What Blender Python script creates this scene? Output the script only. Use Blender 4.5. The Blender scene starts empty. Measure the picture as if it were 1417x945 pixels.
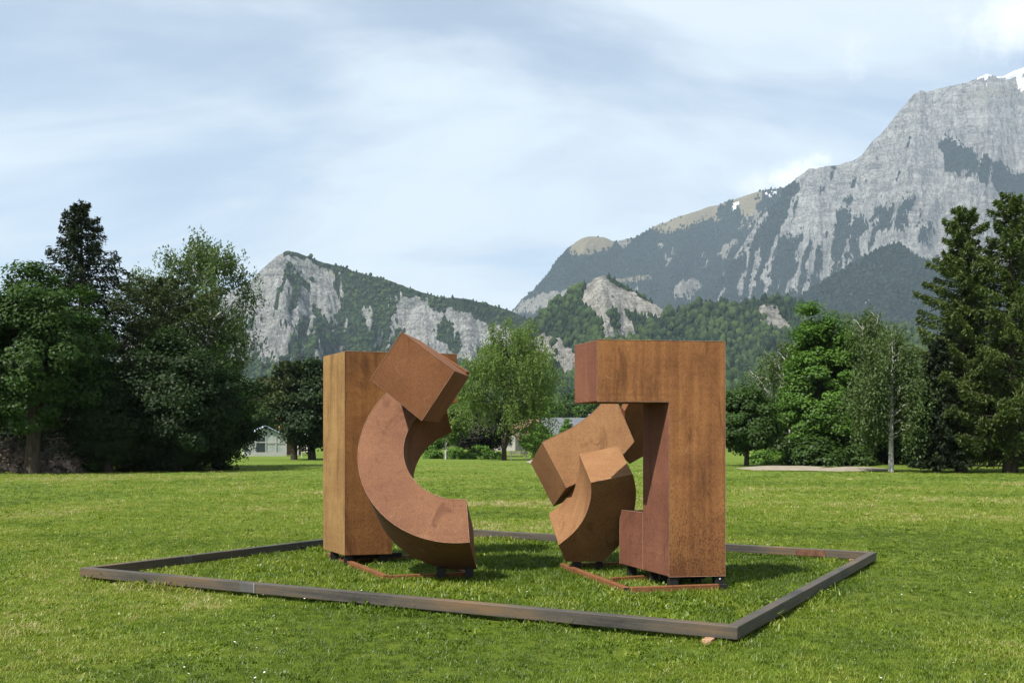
import bpy, math, random
import numpy as np
from mathutils import Vector

# ------------------------------------------------------------------ camera, sky, sun, exposure
S = 1.15                      # depth stretch
F = 1150.0 * S                # focal length in photograph pixels (1417 wide)
HX, HY, EYE = 708.5, 613.0, 1.6
sc = bpy.context.scene
COL = sc.collection
cam_d = bpy.data.cameras.new('camera')
cam = bpy.data.objects.new('camera', cam_d)
COL.objects.link(cam)
cam.location = (0, 0, EYE)
cam.rotation_euler = (math.pi / 2, 0, 0)
cam_d.sensor_width = 36.0
cam_d.lens = F / 1417 * 36.0
cam_d.shift_y = (HY - 472.5) / 1417
cam_d.clip_start = 0.05
cam_d.clip_end = 60000
sc.camera = cam

SUN_EL = math.radians(53)
SUN_H = Vector((-0.70, -0.71, 0)).normalized()
SUN_DIR = Vector((SUN_H.x * math.cos(SUN_EL), SUN_H.y * math.cos(SUN_EL), math.sin(SUN_EL)))
sun_d = bpy.data.lights.new('sun', 'SUN')
sun_d.energy = 5.0
sun_d.angle = math.radians(0.6)
sun_d.color = (1.0, 0.95, 0.87)
sun = bpy.data.objects.new('sun', sun_d)
COL.objects.link(sun)
sun.location = (-20, -20, 60)
sun.rotation_euler = SUN_DIR.to_track_quat('Z', 'Y').to_euler()

world = bpy.data.worlds.new('World')
sc.world = world
world.use_nodes = True
wn, wl = world.node_tree.nodes, world.node_tree.links
wn.clear()


def W(t, **k):
    n = wn.new(t)
    for a, b in k.items():
        setattr(n, a, b)
    return n


def wmath(op, a, b=None, c=None, clamp=False):
    n = W('ShaderNodeMath', operation=op)
    n.use_clamp = clamp
    for i, v in enumerate((a, b, c)):
        if v is None:
            continue
        if isinstance(v, (int, float)):
            n.inputs[i].default_value = v
        else:
            wl.new(v, n.inputs[i])
    return n.outputs[0]


sky = W('ShaderNodeTexSky', sky_type='NISHITA')
sky.sun_disc = False
sky.sun_elevation = SUN_EL
sky.sun_rotation = math.atan2(SUN_H.x, SUN_H.y) % (2 * math.pi)
sky.altitude = 500
sky.air_density = 1.0
sky.dust_density = 0.6
sky.ozone_density = 1.2
tc = W('ShaderNodeTexCoord')
sep = W('ShaderNodeSeparateXYZ')
wl.new(tc.outputs['Generated'], sep.inputs[0])
dz = wmath('ADD', wmath('MAXIMUM', sep.outputs[2], 0.0), 0.34)
cmb = W('ShaderNodeCombineXYZ')
wl.new(wmath('DIVIDE', sep.outputs[0], dz), cmb.inputs[0])
wl.new(wmath('DIVIDE', sep.outputs[1], dz), cmb.inputs[1])
# high veil of cirrus: large patches plus stretched streaks
mp = W('ShaderNodeMapping')
mp.inputs['Rotation'].default_value = (0, 0, math.radians(32))
mp.inputs['Scale'].default_value = (0.8, 1.5, 1)
mp.inputs['Location'].default_value = (0.35, 0.2, 0)
wl.new(cmb.outputs[0], mp.inputs[0])
n1 = W('ShaderNodeTexNoise')
n1.inputs['Scale'].default_value = 1.15
n1.inputs['Detail'].default_value = 8
n1.inputs['Roughness'].default_value = 0.52
n1.inputs['Distortion'].default_value = 0.7
wl.new(mp.outputs[0], n1.inputs['Vector'])
mp2 = W('ShaderNodeMapping')
mp2.inputs['Rotation'].default_value = (0, 0, math.radians(14))
mp2.inputs['Scale'].default_value = (1.1, 3.0, 1)
wl.new(cmb.outputs[0], mp2.inputs[0])
n2 = W('ShaderNodeTexNoise')
n2.inputs['Scale'].default_value = 1.6
n2.inputs['Detail'].default_value = 10
n2.inputs['Roughness'].default_value = 0.6
n2.inputs['Distortion'].default_value = 0.9
wl.new(mp2.outputs[0], n2.inputs['Vector'])
veil = wmath('ADD', wmath('MULTIPLY', n1.outputs[0], 0.80), wmath('MULTIPLY', n2.outputs[0], 0.20))
mr = W('ShaderNodeMapRange', interpolation_type='SMOOTHSTEP')
mr.inputs['From Min'].default_value = 0.38
mr.inputs['From Max'].default_value = 0.58
mr.inputs['To Min'].default_value = 0.34
mr.inputs['To Max'].default_value = 0.95
wl.new(veil, mr.inputs['Value'])
# scattered fair-weather puffs low over the mountains (cells of noise, all around the horizon)
def puff(center, rad, squash, sharp):
    vm = W('ShaderNodeVectorMath', operation='SUBTRACT')
    wl.new(tc.outputs['Generated'], vm.inputs[0])
    vm.inputs[1].default_value = center
    sc_ = W('ShaderNodeVectorMath', operation='MULTIPLY')
    sc_.inputs[1].default_value = (1, 1, squash)
    wl.new(vm.outputs[0], sc_.inputs[0])
    ln = W('ShaderNodeVectorMath', operation='LENGTH')
    wl.new(sc_.outputs[0], ln.inputs[0])
    nn = W('ShaderNodeTexNoise')
    nn.inputs['Scale'].default_value = 1.0 / rad * 1.1
    nn.inputs['Detail'].default_value = 9
    nn.inputs['Roughness'].default_value = 0.62
    wl.new(tc.outputs['Generated'], nn.inputs['Vector'])
    v = wmath('SUBTRACT', wmath('ADD', 1.0, wmath('MULTIPLY', wmath('SUBTRACT', nn.outputs[0], 0.5), 3.4)),
              wmath('DIVIDE', ln.outputs['Value'], rad))
    r = W('ShaderNodeMapRange', interpolation_type='SMOOTHSTEP')
    r.inputs['From Min'].default_value = 0.0
    r.inputs['From Max'].default_value = sharp
    wl.new(v, r.inputs['Value'])
    return r.outputs[0]


def wdir(px, py):
    v = Vector(((px - HX) / F, 1, (HY - py) / F)).normalized()
    return tuple(v)


p1 = wmath('MULTIPLY', puff(wdir(1096, 246), 0.058, 1.9, 0.85), 0.92)
p2 = wmath('MULTIPLY', puff(wdir(1400, 18), 0.075, 1.8, 1.1), 0.75)
p3 = wmath('MULTIPLY', puff(wdir(1178, 84), 0.022, 0.9, 1.6), 0.35)
p4 = wmath('MULTIPLY', puff(wdir(1047, 262), 0.030, 1.6, 1.4), 0.45)
pf = wmath('MAXIMUM', wmath('MAXIMUM', p1, p2), wmath('MAXIMUM', p3, p4))
mixv = W('ShaderNodeMix', data_type='RGBA')
wl.new(mr.outputs[0], mixv.inputs[0])
wl.new(sky.outputs[0], mixv.inputs[6])
mixv.inputs[7].default_value = (5.9, 6.5, 7.0, 1)
mixp = W('ShaderNodeMix', data_type='RGBA')
wl.new(pf, mixp.inputs[0])
wl.new(mixv.outputs[2], mixp.inputs[6])
mixp.inputs[7].default_value = (8.6, 8.8, 9.0, 1)
bg = W('ShaderNodeBackground')
bg.inputs['Strength'].default_value = 0.092
wl.new(mixp.outputs[2], bg.inputs['Color'])
wo = W('ShaderNodeOutputWorld')
wl.new(bg.outputs[0], wo.inputs['Surface'])

sc.view_settings.view_transform = 'Standard'
sc.view_settings.look = 'None'
sc.view_settings.exposure = 0.70
sc.view_settings.gamma = 1.0
sc.view_settings.use_curve_mapping = False
sc.render.engine = 'CYCLES'
sc.cycles.use_denoising = True
sc.cycles.max_bounces = 6
sc.cycles.diffuse_bounces = 3
sc.cycles.glossy_bounces = 2
sc.cycles.transmission_bounces = 3
sc.cycles.transparent_max_bounces = 8
sc.cycles.volume_bounces = 0
sc.cycles.caustics_reflective = False
sc.cycles.caustics_refractive = False

# ------------------------------------------------------------------ helpers
def at(px, py, yn):
    """photograph pixel at depth yn (unstretched metres) -> world point"""
    return Vector(((px - HX) / 1150.0 * yn, yn * S, EYE + (HY - py) / 1150.0 * yn))


def gx(px, yn):
    return (px - HX) / 1150.0 * yn


def gy(py):
    """depth (unstretched) of a ground point seen at row py"""
    return 1150.0 * EYE / (py - HY)


def tag(o, label=None, cat=None, group=None, kind=None):
    if label: o['label'] = label
    if cat: o['category'] = cat
    if group: o['group'] = group
    if kind: o['kind'] = kind
    return o


def link(o, parent=None):
    COL.objects.link(o)
    if parent: o.parent = parent
    return o


def empty(name, loc, label, cat, group=None, rz=0.0):
    o = bpy.data.objects.new(name, None)
    o.empty_display_size = 0.3
    COL.objects.link(o)
    o.location = loc
    o.rotation_euler = (0, 0, rz)
    return tag(o, label, cat, group)


def mesh_obj(name, verts, faces, mat, parent=None, smooth=False, org=None):
    if org is None and parent is not None:
        org = parent.location
    vs = [tuple(Vector(v) - Vector(org)) for v in verts] if org is not None else [tuple(v) for v in verts]
    me = bpy.data.meshes.new(name)
    me.from_pydata(vs, [], faces)
    if smooth: me.shade_smooth()
    me.materials.append(mat)
    o = bpy.data.objects.new(name, me)
    link(o, parent)
    return o


def np_mesh(name, V, Q, mat, attrs=None, smooth=False):
    """V (n,3), Q (m,k) arrays -> mesh data"""
    V = np.asarray(V, np.float32)
    Q = np.asarray(Q, np.int32)
    m, k = Q.shape
    me = bpy.data.meshes.new(name)
    me.vertices.add(len(V))
    me.vertices.foreach_set('co', V.ravel())
    me.loops.add(m * k)
    me.loops.foreach_set('vertex_index', Q.ravel())
    me.polygons.add(m)
    me.polygons.foreach_set('loop_start', np.arange(0, m * k, k, dtype=np.int32))
    if smooth:
        me.polygons.foreach_set('use_smooth', np.ones(m, bool))
    for an, av in (attrs or {}).items():
        a = me.attributes.new(an, 'FLOAT', 'POINT')
        a.data.foreach_set('value', np.asarray(av, np.float32).ravel())
    me.update(calc_edges=True)
    me.validate()
    me.materials.append(mat)
    return me


def bevel(o, w=0.008, seg=2):
    b = o.modifiers.new('bevel', 'BEVEL')
    b.width = w
    b.segments = seg
    b.limit_method = 'ANGLE'
    b.angle_limit = math.radians(40)
    return o


# ---- numpy gradient-ish noise
def _hash(ix, iy, iz, seed):
    h = (ix.astype(np.int64) * 374761393 + iy.astype(np.int64) * 668265263 + iz.astype(np.int64) * 2147483647 + seed * 974634541) & 0xffffffff
    h = ((h ^ (h >> 13)) * 1274126177) & 0xffffffff
    h = ((h ^ (h >> 16)) * 2246822519) & 0xffffffff
    return ((h ^ (h >> 15)) & 0xffffff) / float(0xffffff)


def vnoise(x, y, z=None, seed=0):
    x = np.asarray(x, float); y = np.asarray(y, float)
    z = np.zeros_like(x) if z is None else np.asarray(z, float)
    fx, fy, fz = np.floor(x), np.floor(y), np.floor(z)
    tx, ty, tz = x - fx, y - fy, z - fz
    s = lambda t: t * t * t * (t * (t * 6 - 15) + 10)
    tx, ty, tz = s(tx), s(ty), s(tz)
    out = 0
    for i in (0, 1):
        for j in (0, 1):
            for k in (0, 1):
                w = (tx if i else 1 - tx) * (ty if j else 1 - ty) * (tz if k else 1 - tz)
                out = out + w * _hash(fx + i, fy + j, fz + k, seed)
    return out * 2 - 1


def fbm(x, y, z=None, oct=5, seed=0, rough=0.5):
    a, fr, out, tot = 1.0, 1.0, 0, 0
    for o in range(oct):
        out = out + a * vnoise(x * fr + o * 17.3, y * fr - o * 9.1, None if z is None else z * fr + o * 3.7, seed + o)
        tot += a; a *= rough; fr *= 2.03
    return out / tot


def ridged(x, y, oct=5, seed=0, rough=0.5):
    a, fr, out, tot = 1.0, 1.0, 0, 0
    for o in range(oct):
        out = out + a * (1 - np.abs(vnoise(x * fr + o * 11.7, y * fr + o * 5.3, None, seed + o)) * 2)
        tot += a; a *= rough; fr *= 2.1
    return out / tot


# ------------------------------------------------------------------ materials
def newmat(name):
    m = bpy.data.materials.new(name)
    m.use_nodes = True
    m.node_tree.nodes.clear()
    return m, m.node_tree.nodes, m.node_tree.links


class NT:
    """small node helper"""
    def __init__(s, name):
        s.m, s.n, s.l = newmat(name)
        s.out = s.n.new('ShaderNodeOutputMaterial')

    def node(s, t, ins=None, **k):
        nd = s.n.new(t)
        for a, b in k.items(): setattr(nd, a, b)
        for a, b in (ins or {}).items(): s.put(nd.inputs[a], b)
        return nd

    def put(s, sock, v):
        if hasattr(v, 'is_output'): s.l.new(v, sock)
        else: sock.default_value = v

    def noise(s, vec, scale, detail=5, rough=0.55, dist=0.0):
        nd = s.node('ShaderNodeTexNoise', {'Scale': scale, 'Detail': detail, 'Roughness': rough, 'Distortion': dist})
        if vec is not None: s.l.new(vec, nd.inputs['Vector'])
        return nd.outputs[0]

    def coord(s, kind='Object', scale=(1, 1, 1), rot=(0, 0, 0)):
        tcn = s.node('ShaderNodeTexCoord')
        mpn = s.node('ShaderNodeMapping')
        s.l.new(tcn.outputs[kind], mpn.inputs[0])
        mpn.inputs['Scale'].default_value = scale
        mpn.inputs['Rotation'].default_value = rot
        return mpn.outputs[0]

    def ramp(s, v, stops):
        nd = s.node('ShaderNodeValToRGB')
        e = nd.color_ramp.elements
        while len(e) < len(stops): e.new(0.5)
        for i, (p, c) in enumerate(stops):
            e[i].position = p
            e[i].color = (*c, 1) if len(c) == 3 else c
        s.put(nd.inputs[0], v)
        return nd.outputs[0]

    def mix(s, f, a, b, blend='MIX'):
        nd = s.node('ShaderNodeMix', data_type='RGBA', blend_type=blend)
        s.put(nd.inputs[0], f)
        s.put(nd.inputs[6], (*a, 1) if isinstance(a, tuple) and len(a) == 3 else a)
        s.put(nd.inputs[7], (*b, 1) if isinstance(b, tuple) and len(b) == 3 else b)
        return nd.outputs[2]

    def math(s, op, a, b=None, c=None):
        nd = s.node('ShaderNodeMath', operation=op)
        for i, v in enumerate((a, b, c)):
            if v is not None: s.put(nd.inputs[i], v)
        return nd.outputs[0]

    def rng(s, v, a, b, c=0.0, d=1.0, smooth=True):
        nd = s.node('ShaderNodeMapRange', interpolation_type='SMOOTHSTEP' if smooth else 'LINEAR')
        s.put(nd.inputs['Value'], v)
        for k, x in zip(('From Min', 'From Max', 'To Min', 'To Max'), (a, b, c, d)): nd.inputs[k].default_value = x
        return nd.outputs[0]

    def attr(s, name, kind='GEOMETRY'):
        nd = s.node('ShaderNodeAttribute', attribute_type=kind, attribute_name=name)
        return nd.outputs['Fac']

    def principled(s, color, rough=0.8, spec=0.3, bump=None, bstr=0.3, bdist=0.02, metal=0.0):
        nd = s.node('ShaderNodeBsdfPrincipled')
        s.put(nd.inputs['Base Color'], (*color, 1) if isinstance(color, tuple) and len(color) == 3 else color)
        s.put(nd.inputs['Roughness'], rough)
        nd.inputs['Specular IOR Level'].default_value = spec
        nd.inputs['Metallic'].default_value = metal
        if bump is not None:
            b = s.node('ShaderNodeBump', {'Strength': bstr, 'Distance': bdist})
            s.l.new(bump, b.inputs['Height'])
            s.l.new(b.outputs[0], nd.inputs['Normal'])
        s.l.new(nd.outputs[0], s.out.inputs['Surface'])
        return nd


def mat_plain(name, c, rough=0.8, spec=0.2, var=0.15, scale=6.0):
    t = NT(name)
    v = t.noise(t.coord(), scale, 6)
    lo = tuple(x * (1 - var) for x in c); hi = tuple(min(1, x * (1 + var)) for x in c)
    t.principled(t.ramp(v, [(0.3, lo), (0.7, hi)]), rough, spec, v, 0.2, 0.01)
    return t.m


def mat_rust(name, light, mid, dark, streak=0.5, seed=0.0, grime=0.25):
    """weathered steel skin: mottling, vertical run-off streaks, pale scuffs, darker foot"""
    t = NT(name)
    oc = t.node('ShaderNodeTexCoord').outputs['Object']
    def mp(sx, sy, sz):
        m = t.node('ShaderNodeMapping')
        t.l.new(oc, m.inputs[0])
        m.inputs['Scale'].default_value = (sx, sy, sz)
        m.inputs['Location'].default_value = (seed, seed * 1.7, seed * 0.6)
        return m.outputs[0]
    big = t.noise(mp(1, 1, 1), 1.6, 6, 0.6, 0.4)
    stk = t.noise(mp(9, 9, 0.35), 1.6, 5, 0.6)
    fine = t.noise(mp(1, 1, 1), 38, 6, 0.7)
    spk = t.noise(mp(1, 1, 0.45), 85, 3, 0.6)
    horiz = t.noise(mp(0.4, 0.4, 26), 1.0, 3, 0.6)
    v = t.math('ADD', t.math('MULTIPLY', big, 0.55), t.math('MULTIPLY', stk, 0.45 * streak))
    v = t.math('ADD', v, t.math('MULTIPLY', fine, 0.22))
    v = t.math('ADD', v, t.math('MULTIPLY', horiz, 0.10))
    v = t.math('ADD', v, t.math('MULTIPLY', t.math('SUBTRACT', 0.5, 0.5), 1.0))
    k = 0.5 * (0.55 + 0.45 * streak + 0.22 + 0.10)
    col = t.ramp(v, [(k - 0.17, dark), (k, mid), (k + 0.17, light)])
    # scratches and lime scuffs
    vor = t.node('ShaderNodeTexVoronoi', {'Scale': 2.3}, feature='DISTANCE_TO_EDGE')
    wv = t.noise(mp(1, 1, 1), 3.0, 3)
    t.l.new(mp(1.0, 1.0, 0.8), vor.inputs['Vector'])
    sm = t.math('MULTIPLY', t.rng(vor.outputs['Distance'], 0.0, 0.006, 1, 0), t.rng(wv, 0.60, 0.66, 0, 0.30))
    col = t.mix(sm, col, (0.46, 0.30, 0.20))
    # splash-back dirt towards the bottom edge
    sp = t.node('ShaderNodeSeparateXYZ'); t.l.new(oc, sp.inputs[0])
    foot = t.rng(t.math('ADD', sp.outputs[2], t.math('MULTIPLY', big, 0.9)), 0.45, 1.9, 1.0, 0.0)
    col = t.mix(t.math('MULTIPLY', foot, grime * 0.6), col, tuple(c * 0.55 for c in mid))
    spm = t.math('MULTIPLY', t.rng(spk, 0.47, 0.62, 0, 1), t.math('ADD', 0.30, t.math('MULTIPLY', foot, grime * 0.7)))
    col = t.mix(spm, col, tuple(c * 0.40 for c in dark))
    # broad stains and run-off
    stn = t.noise(mp(2.2, 2.2, 0.55), 1.3, 7, 0.68, 1.0)
    col = t.mix(t.rng(stn, 0.53, 0.66, 0, 0.62), col, tuple(c * 0.62 for c in dark))
    col = t.mix(t.rng(stn, 0.30, 0.42, 0.35, 0.0), col, (light[0] * 1.05, light[1] * 1.22, light[2] * 1.15))
    b = t.math('ADD', t.math('MULTIPLY', fine, 0.6), spk)
    t.principled(col, t.rng(big, 0.3, 0.7, 0.78, 0.92, False), 0.18, b, 0.22, 0.006)
    return t.m


def mat_leaf(name, c0, c1, trans=0.35, attr='tint', rough=0.55):
    t = NT(name)
    a = t.attr(attr)
    col = t.ramp(a, [(0.0, c0), (1.0, c1)])
    d = t.node('ShaderNodeBsdfDiffuse'); t.l.new(col, d.inputs[0])
    tr = t.node('ShaderNodeBsdfTranslucent')
    t.l.new(t.mix(1.0, col, (0.95, 1.15, 0.45), 'MULTIPLY'), tr.inputs[0])
    mx = t.node('ShaderNodeMixShader'); mx.inputs[0].default_value = trans
    t.l.new(d.outputs[0], mx.inputs[1]); t.l.new(tr.outputs[0], mx.inputs[2])
    g = t.node('ShaderNodeBsdfGlossy', {'Roughness': rough}); g.inputs[0].default_value = (1, 1, 1, 1)
    m2 = t.node('ShaderNodeMixShader'); m2.inputs[0].default_value = 0.012
    t.l.new(mx.outputs[0], m2.inputs[1]); t.l.new(g.outputs[0], m2.inputs[2])
    t.l.new(m2.outputs[0], t.out.inputs[0])
    return t.m


def mat_bark(name, c0, c1, scale=5):
    t = NT(name)
    v = t.noise(t.coord(scale=(1, 1, 0.25)), scale, 6, 0.65)
    t.principled(t.ramp(v, [(0.3, c0), (0.7, c1)]), 0.95, 0.1, v, 0.8, 0.04)
    return t.m


def mat_birch_bark():
    t = NT('birch_bark')
    v = t.noise(t.coord(scale=(1, 1, 2.6)), 3.2, 5, 0.7)
    w = t.noise(t.coord(scale=(2, 2, 14)), 1.2, 4, 0.6)
    col = t.ramp(v, [(0.0, (0.30, 0.29, 0.265)), (1.0, (0.50, 0.485, 0.455))])
    col = t.mix(t.rng(v, 0.56, 0.63), col, (0.03, 0.028, 0.025))
    col = t.mix(t.rng(w, 0.60, 0.68, 0, 0.8), col, (0.06, 0.055, 0.05))
    t.principled(col, 0.85, 0.15, v, 0.4, 0.02)
    return t.m


M = {}
M['maple'] = mat_leaf('maple_leaf', (0.02112, 0.04787, 0.00704), (0.04646, 0.09152, 0.01408))
M['maple_bright'] = mat_leaf('bright_maple_leaf', (0.045, 0.100, 0.012), (0.095, 0.185, 0.022))
M['dark_leaf'] = mat_leaf('dark_leaf', (0.008424, 0.02022, 0.003931), (0.02022, 0.04268, 0.007301))
M['spruce'] = mat_leaf('spruce_needle', (0.01275, 0.02295, 0.0102), (0.02678, 0.03697, 0.01657), 0.15)
M['pine'] = mat_leaf('pine_needle', (0.03251, 0.04913, 0.01878), (0.06141, 0.07948, 0.0289), 0.2)
M['larch'] = mat_leaf('larch_needle', (0.04437, 0.07052, 0.01714), (0.08677, 0.1161, 0.02713), 0.3)
M['birch'] = mat_leaf('birch_leaf', (0.06375, 0.102, 0.0357), (0.1105, 0.1573, 0.05525), 0.35)
M['birch_dark'] = mat_leaf('birch_leaf_dark', (0.04781, 0.08078, 0.02356), (0.09085, 0.1285, 0.04039), 0.35)
M['willow'] = mat_leaf('willow_leaf', (0.085, 0.1417, 0.0323), (0.1594, 0.22, 0.0527), 0.4)
M['hedge'] = mat_leaf('hedge_leaf', (0.0595, 0.1275, 0.017), (0.1105, 0.204, 0.02975), 0.3)
M['purple'] = mat_leaf('purple_leaf', (0.010, 0.011, 0.008), (0.028, 0.026, 0.017), 0.2)
M['brush'] = mat_leaf('dry_twig', (0.20, 0.135, 0.110), (0.40, 0.30, 0.25), 0.1)
M['bark'] = mat_bark('dark_bark', (0.030, 0.024, 0.018), (0.085, 0.068, 0.052))
M['bark_grey'] = mat_bark('grey_bark', (0.10, 0.09, 0.078), (0.24, 0.215, 0.185))
M['birch_bark'] = mat_birch_bark()
M['steel_black'] = mat_plain('black_steel', (0.012, 0.011, 0.011), 0.6, 0.3)
M['rust_column'] = mat_rust('rust_ochre', (0.2432, 0.1175, 0.03801), (0.168, 0.07255, 0.02347), (0.09651, 0.03896, 0.01453), 0.6, 3.1)
M['rust_arc'] = mat_rust('rust_arc', (0.225, 0.1126, 0.06182), (0.1705, 0.07978, 0.04368), (0.1198, 0.05128, 0.02755), 0.25, 7.7, 0.15)
M['rust_cube'] = mat_rust('rust_cube', (0.2402, 0.1088, 0.04968), (0.1893, 0.07836, 0.03477), (0.1383, 0.05222, 0.02235), 0.2, 12.4, 0.0)
M['rust_block'] = mat_rust('rust_block', (0.3158, 0.1491, 0.05499), (0.2238, 0.09671, 0.03621), (0.1185, 0.04754, 0.02012), 0.9, 19.2, 0.75)
M['rust_tan'] = mat_rust('rust_tan', (0.2837, 0.1542, 0.07042), (0.2225, 0.1128, 0.0502), (0.1534, 0.07147, 0.03129), 0.15, 26.0, 0.2)
M['rust_rail'] = mat_rust('rust_rail', (0.2419, 0.1109, 0.0504), (0.1747, 0.07258, 0.03024), (0.1008, 0.04032, 0.01747), 0.2, 31.0, 0.1)

# ------------------------------------------------------------------ ground
def ground_height(x, y):
    """very gentle parkland relief, flat round the sculptures, in real metres"""
    x = np.asarray(x, float); y = np.asarray(y, float)
    r = np.hypot(x, y - 10)
    k = np.clip((r - 22) / 60, 0, 1)
    return k * 0.28 * fbm(x / 37.0, y / 30.0, None, 3, 5)


def mat_lawn():
    t = NT('lawn')
    g = t.node('ShaderNodeNewGeometry').outputs['Position']
    sp = t.node('ShaderNodeSeparateXYZ'); t.l.new(g, sp.inputs[0])
    def mp(sx, sy, rot=0):
        m = t.node('ShaderNodeMapping'); t.l.new(g, m.inputs[0])
        m.inputs['Scale'].default_value = (sx, sy, 1); m.inputs['Rotation'].default_value = (0, 0, rot)
        return m.outputs[0]
    patch = t.noise(mp(0.35, 0.35), 1.0, 6, 0.6)
    mid = t.noise(mp(1.8, 1.8), 1.0, 5, 0.6)
    fine = t.noise(mp(30, 30), 1.0, 4, 0.7)
    blades = t.noise(mp(120, 45), 1.0, 3, 0.7)
    far = t.rng(sp.outputs[1], 16, 42)
    v = t.math('ADD', t.math('MULTIPLY', patch, 0.5), t.math('ADD', t.math('MULTIPLY', mid, 0.3), t.math('MULTIPLY', fine, 0.2)))
    col = t.ramp(v, [(0.36, (0.074, 0.116, 0.010)), (0.50, (0.118, 0.164, 0.018)), (0.64, (0.172, 0.198, 0.040))])
    col = t.mix(t.rng(blades, 0.35, 0.7, 0.45, 0.0), col, (0.036, 0.058, 0.008))
    # mown bands on the fairway
    band = t.node('ShaderNodeTexWave', {'Scale': 0.055, 'Distortion': 1.2, 'Detail': 2.0, 'Detail Scale': 0.6})
    t.l.new(mp(0.25, 1, math.radians(-14)), band.inputs['Vector'])
    col = t.mix(t.math('MULTIPLY', far, t.rng(band.outputs['Fac'], 0.35, 0.65, 0.0, 0.42)), col, (0.134, 0.190, 0.040))
    col = t.mix(t.math('MULTIPLY', far, 0.45), col, (0.104, 0.156, 0.028))
    b = t.math('ADD', fine, t.math('MULTIPLY', blades, 0.7))
    t.principled(col, 0.95, 0.05, b, 0.9, 0.03)
    return t.m


M['lawn'] = mat_lawn()
# sand bunkers are carved into the sheet as their own low-lying pieces; the lawn itself is one sheet
ys = np.concatenate([np.arange(-30, 150, 1.6), np.geomspace(150, 7600, 60)])
NXg = 220
us = np.linspace(-1, 1, NXg)
YY, UU = np.meshgrid(ys, us, indexing='ij')
half = 70 + np.maximum(YY, 0) * 0.85
XX = UU * half
ZZ = ground_height(XX, YY)
V = np.stack([XX, YY, ZZ], -1).reshape(-1, 3)
idx = np.arange(len(ys) * NXg).reshape(len(ys), NXg)
Q = np.stack([idx[:-1, :-1], idx[:-1, 1:], idx[1:, 1:], idx[1:, :-1]], -1).reshape(-1, 4)
lawn = bpy.data.objects.new('lawn', np_mesh('lawn', V, Q, M['lawn'], smooth=True))
link(lawn); tag(lawn, 'wide mown green lawn of the park', kind='structure')


def gz(x, y):
    return float(ground_height(np.array([x]), np.array([y]))[0])


t = NT('bunker_sand')
v = t.noise(t.coord('Object', (1, 1, 1)), 3.0, 6)
t.principled(t.ramp(v, [(0.3, (0.20, 0.175, 0.13)), (0.7, (0.27, 0.235, 0.18))]), 0.95, 0.1, v, 0.4, 0.03)
M['sand'] = t.m


def bunker(name, outline_px, label):
    """raised sand face: low mound whose outline is a ground polygon"""
    pts = []
    for px, py in outline_px:
        yn = gy(py); pts.append((gx(px, yn), yn * S))
    c = np.mean(np.array(pts), 0)
    verts, faces, n = [], [], len(pts)
    rings = [(1.0, 0.0), (0.93, 0.05), (0.7, 0.10), (0.4, 0.08), (0.12, 0.06)]
    for k, dzv in rings:
        for p in pts:
            x, y = c[0] + (p[0] - c[0]) * k, c[1] + (p[1] - c[1]) * k
            verts.append((x, y, gz(x, y) + 0.03 + dzv + 0.02 * math.sin(x * 1.3)))
    for r in range(len(rings) - 1):
        for i in range(n):
            j = (i + 1) % n
            faces.append((r * n + i, r * n + j, (r + 1) * n + j, (r + 1) * n + i))
    faces.append(tuple(range((len(rings) - 1) * n, len(rings) * n)))
    o = mesh_obj(name, verts, faces, M['sand'], smooth=True)
    tag(o, label, kind='structure')
    return o


bunker('sand_bunker', [(1016, 649.2), (1050, 646.8), (1075, 646.2), (1105, 646.6), (1130, 648), (1160, 649.4), (1195, 648.4), (1230, 649.5),
                       (1236, 651), (1205, 653.2), (1165, 653.6), (1120, 653), (1080, 652.6), (1040, 651.6)], 'long pale sand bunker between the young maple and the white birch trunk')
bunker('sand_bunker', [(728, 641), (736, 637.6), (750, 636.8), (764, 638), (770, 641), (752, 644), (736, 643.6)], 'small sand bunker half hidden by the curved bars')

# ------------------------------------------------------------------ mountains
def profile(pts, px):
    a = np.array(pts, float)
    return np.interp(px, a[:, 0], a[:, 1])


def inpoly(px, py, poly):
    n = len(poly); c = np.zeros(px.shape, bool)
    j = n - 1
    for i in range(n):
        xi, yi = poly[i]; xj, yj = poly[j]
        if yi != yj:
            cond = ((yi > py) != (yj > py)) & (px < (xj - xi) * (py - yi) / (yj - yi) + xi)
            c ^= cond
        j = i
    return c


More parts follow.
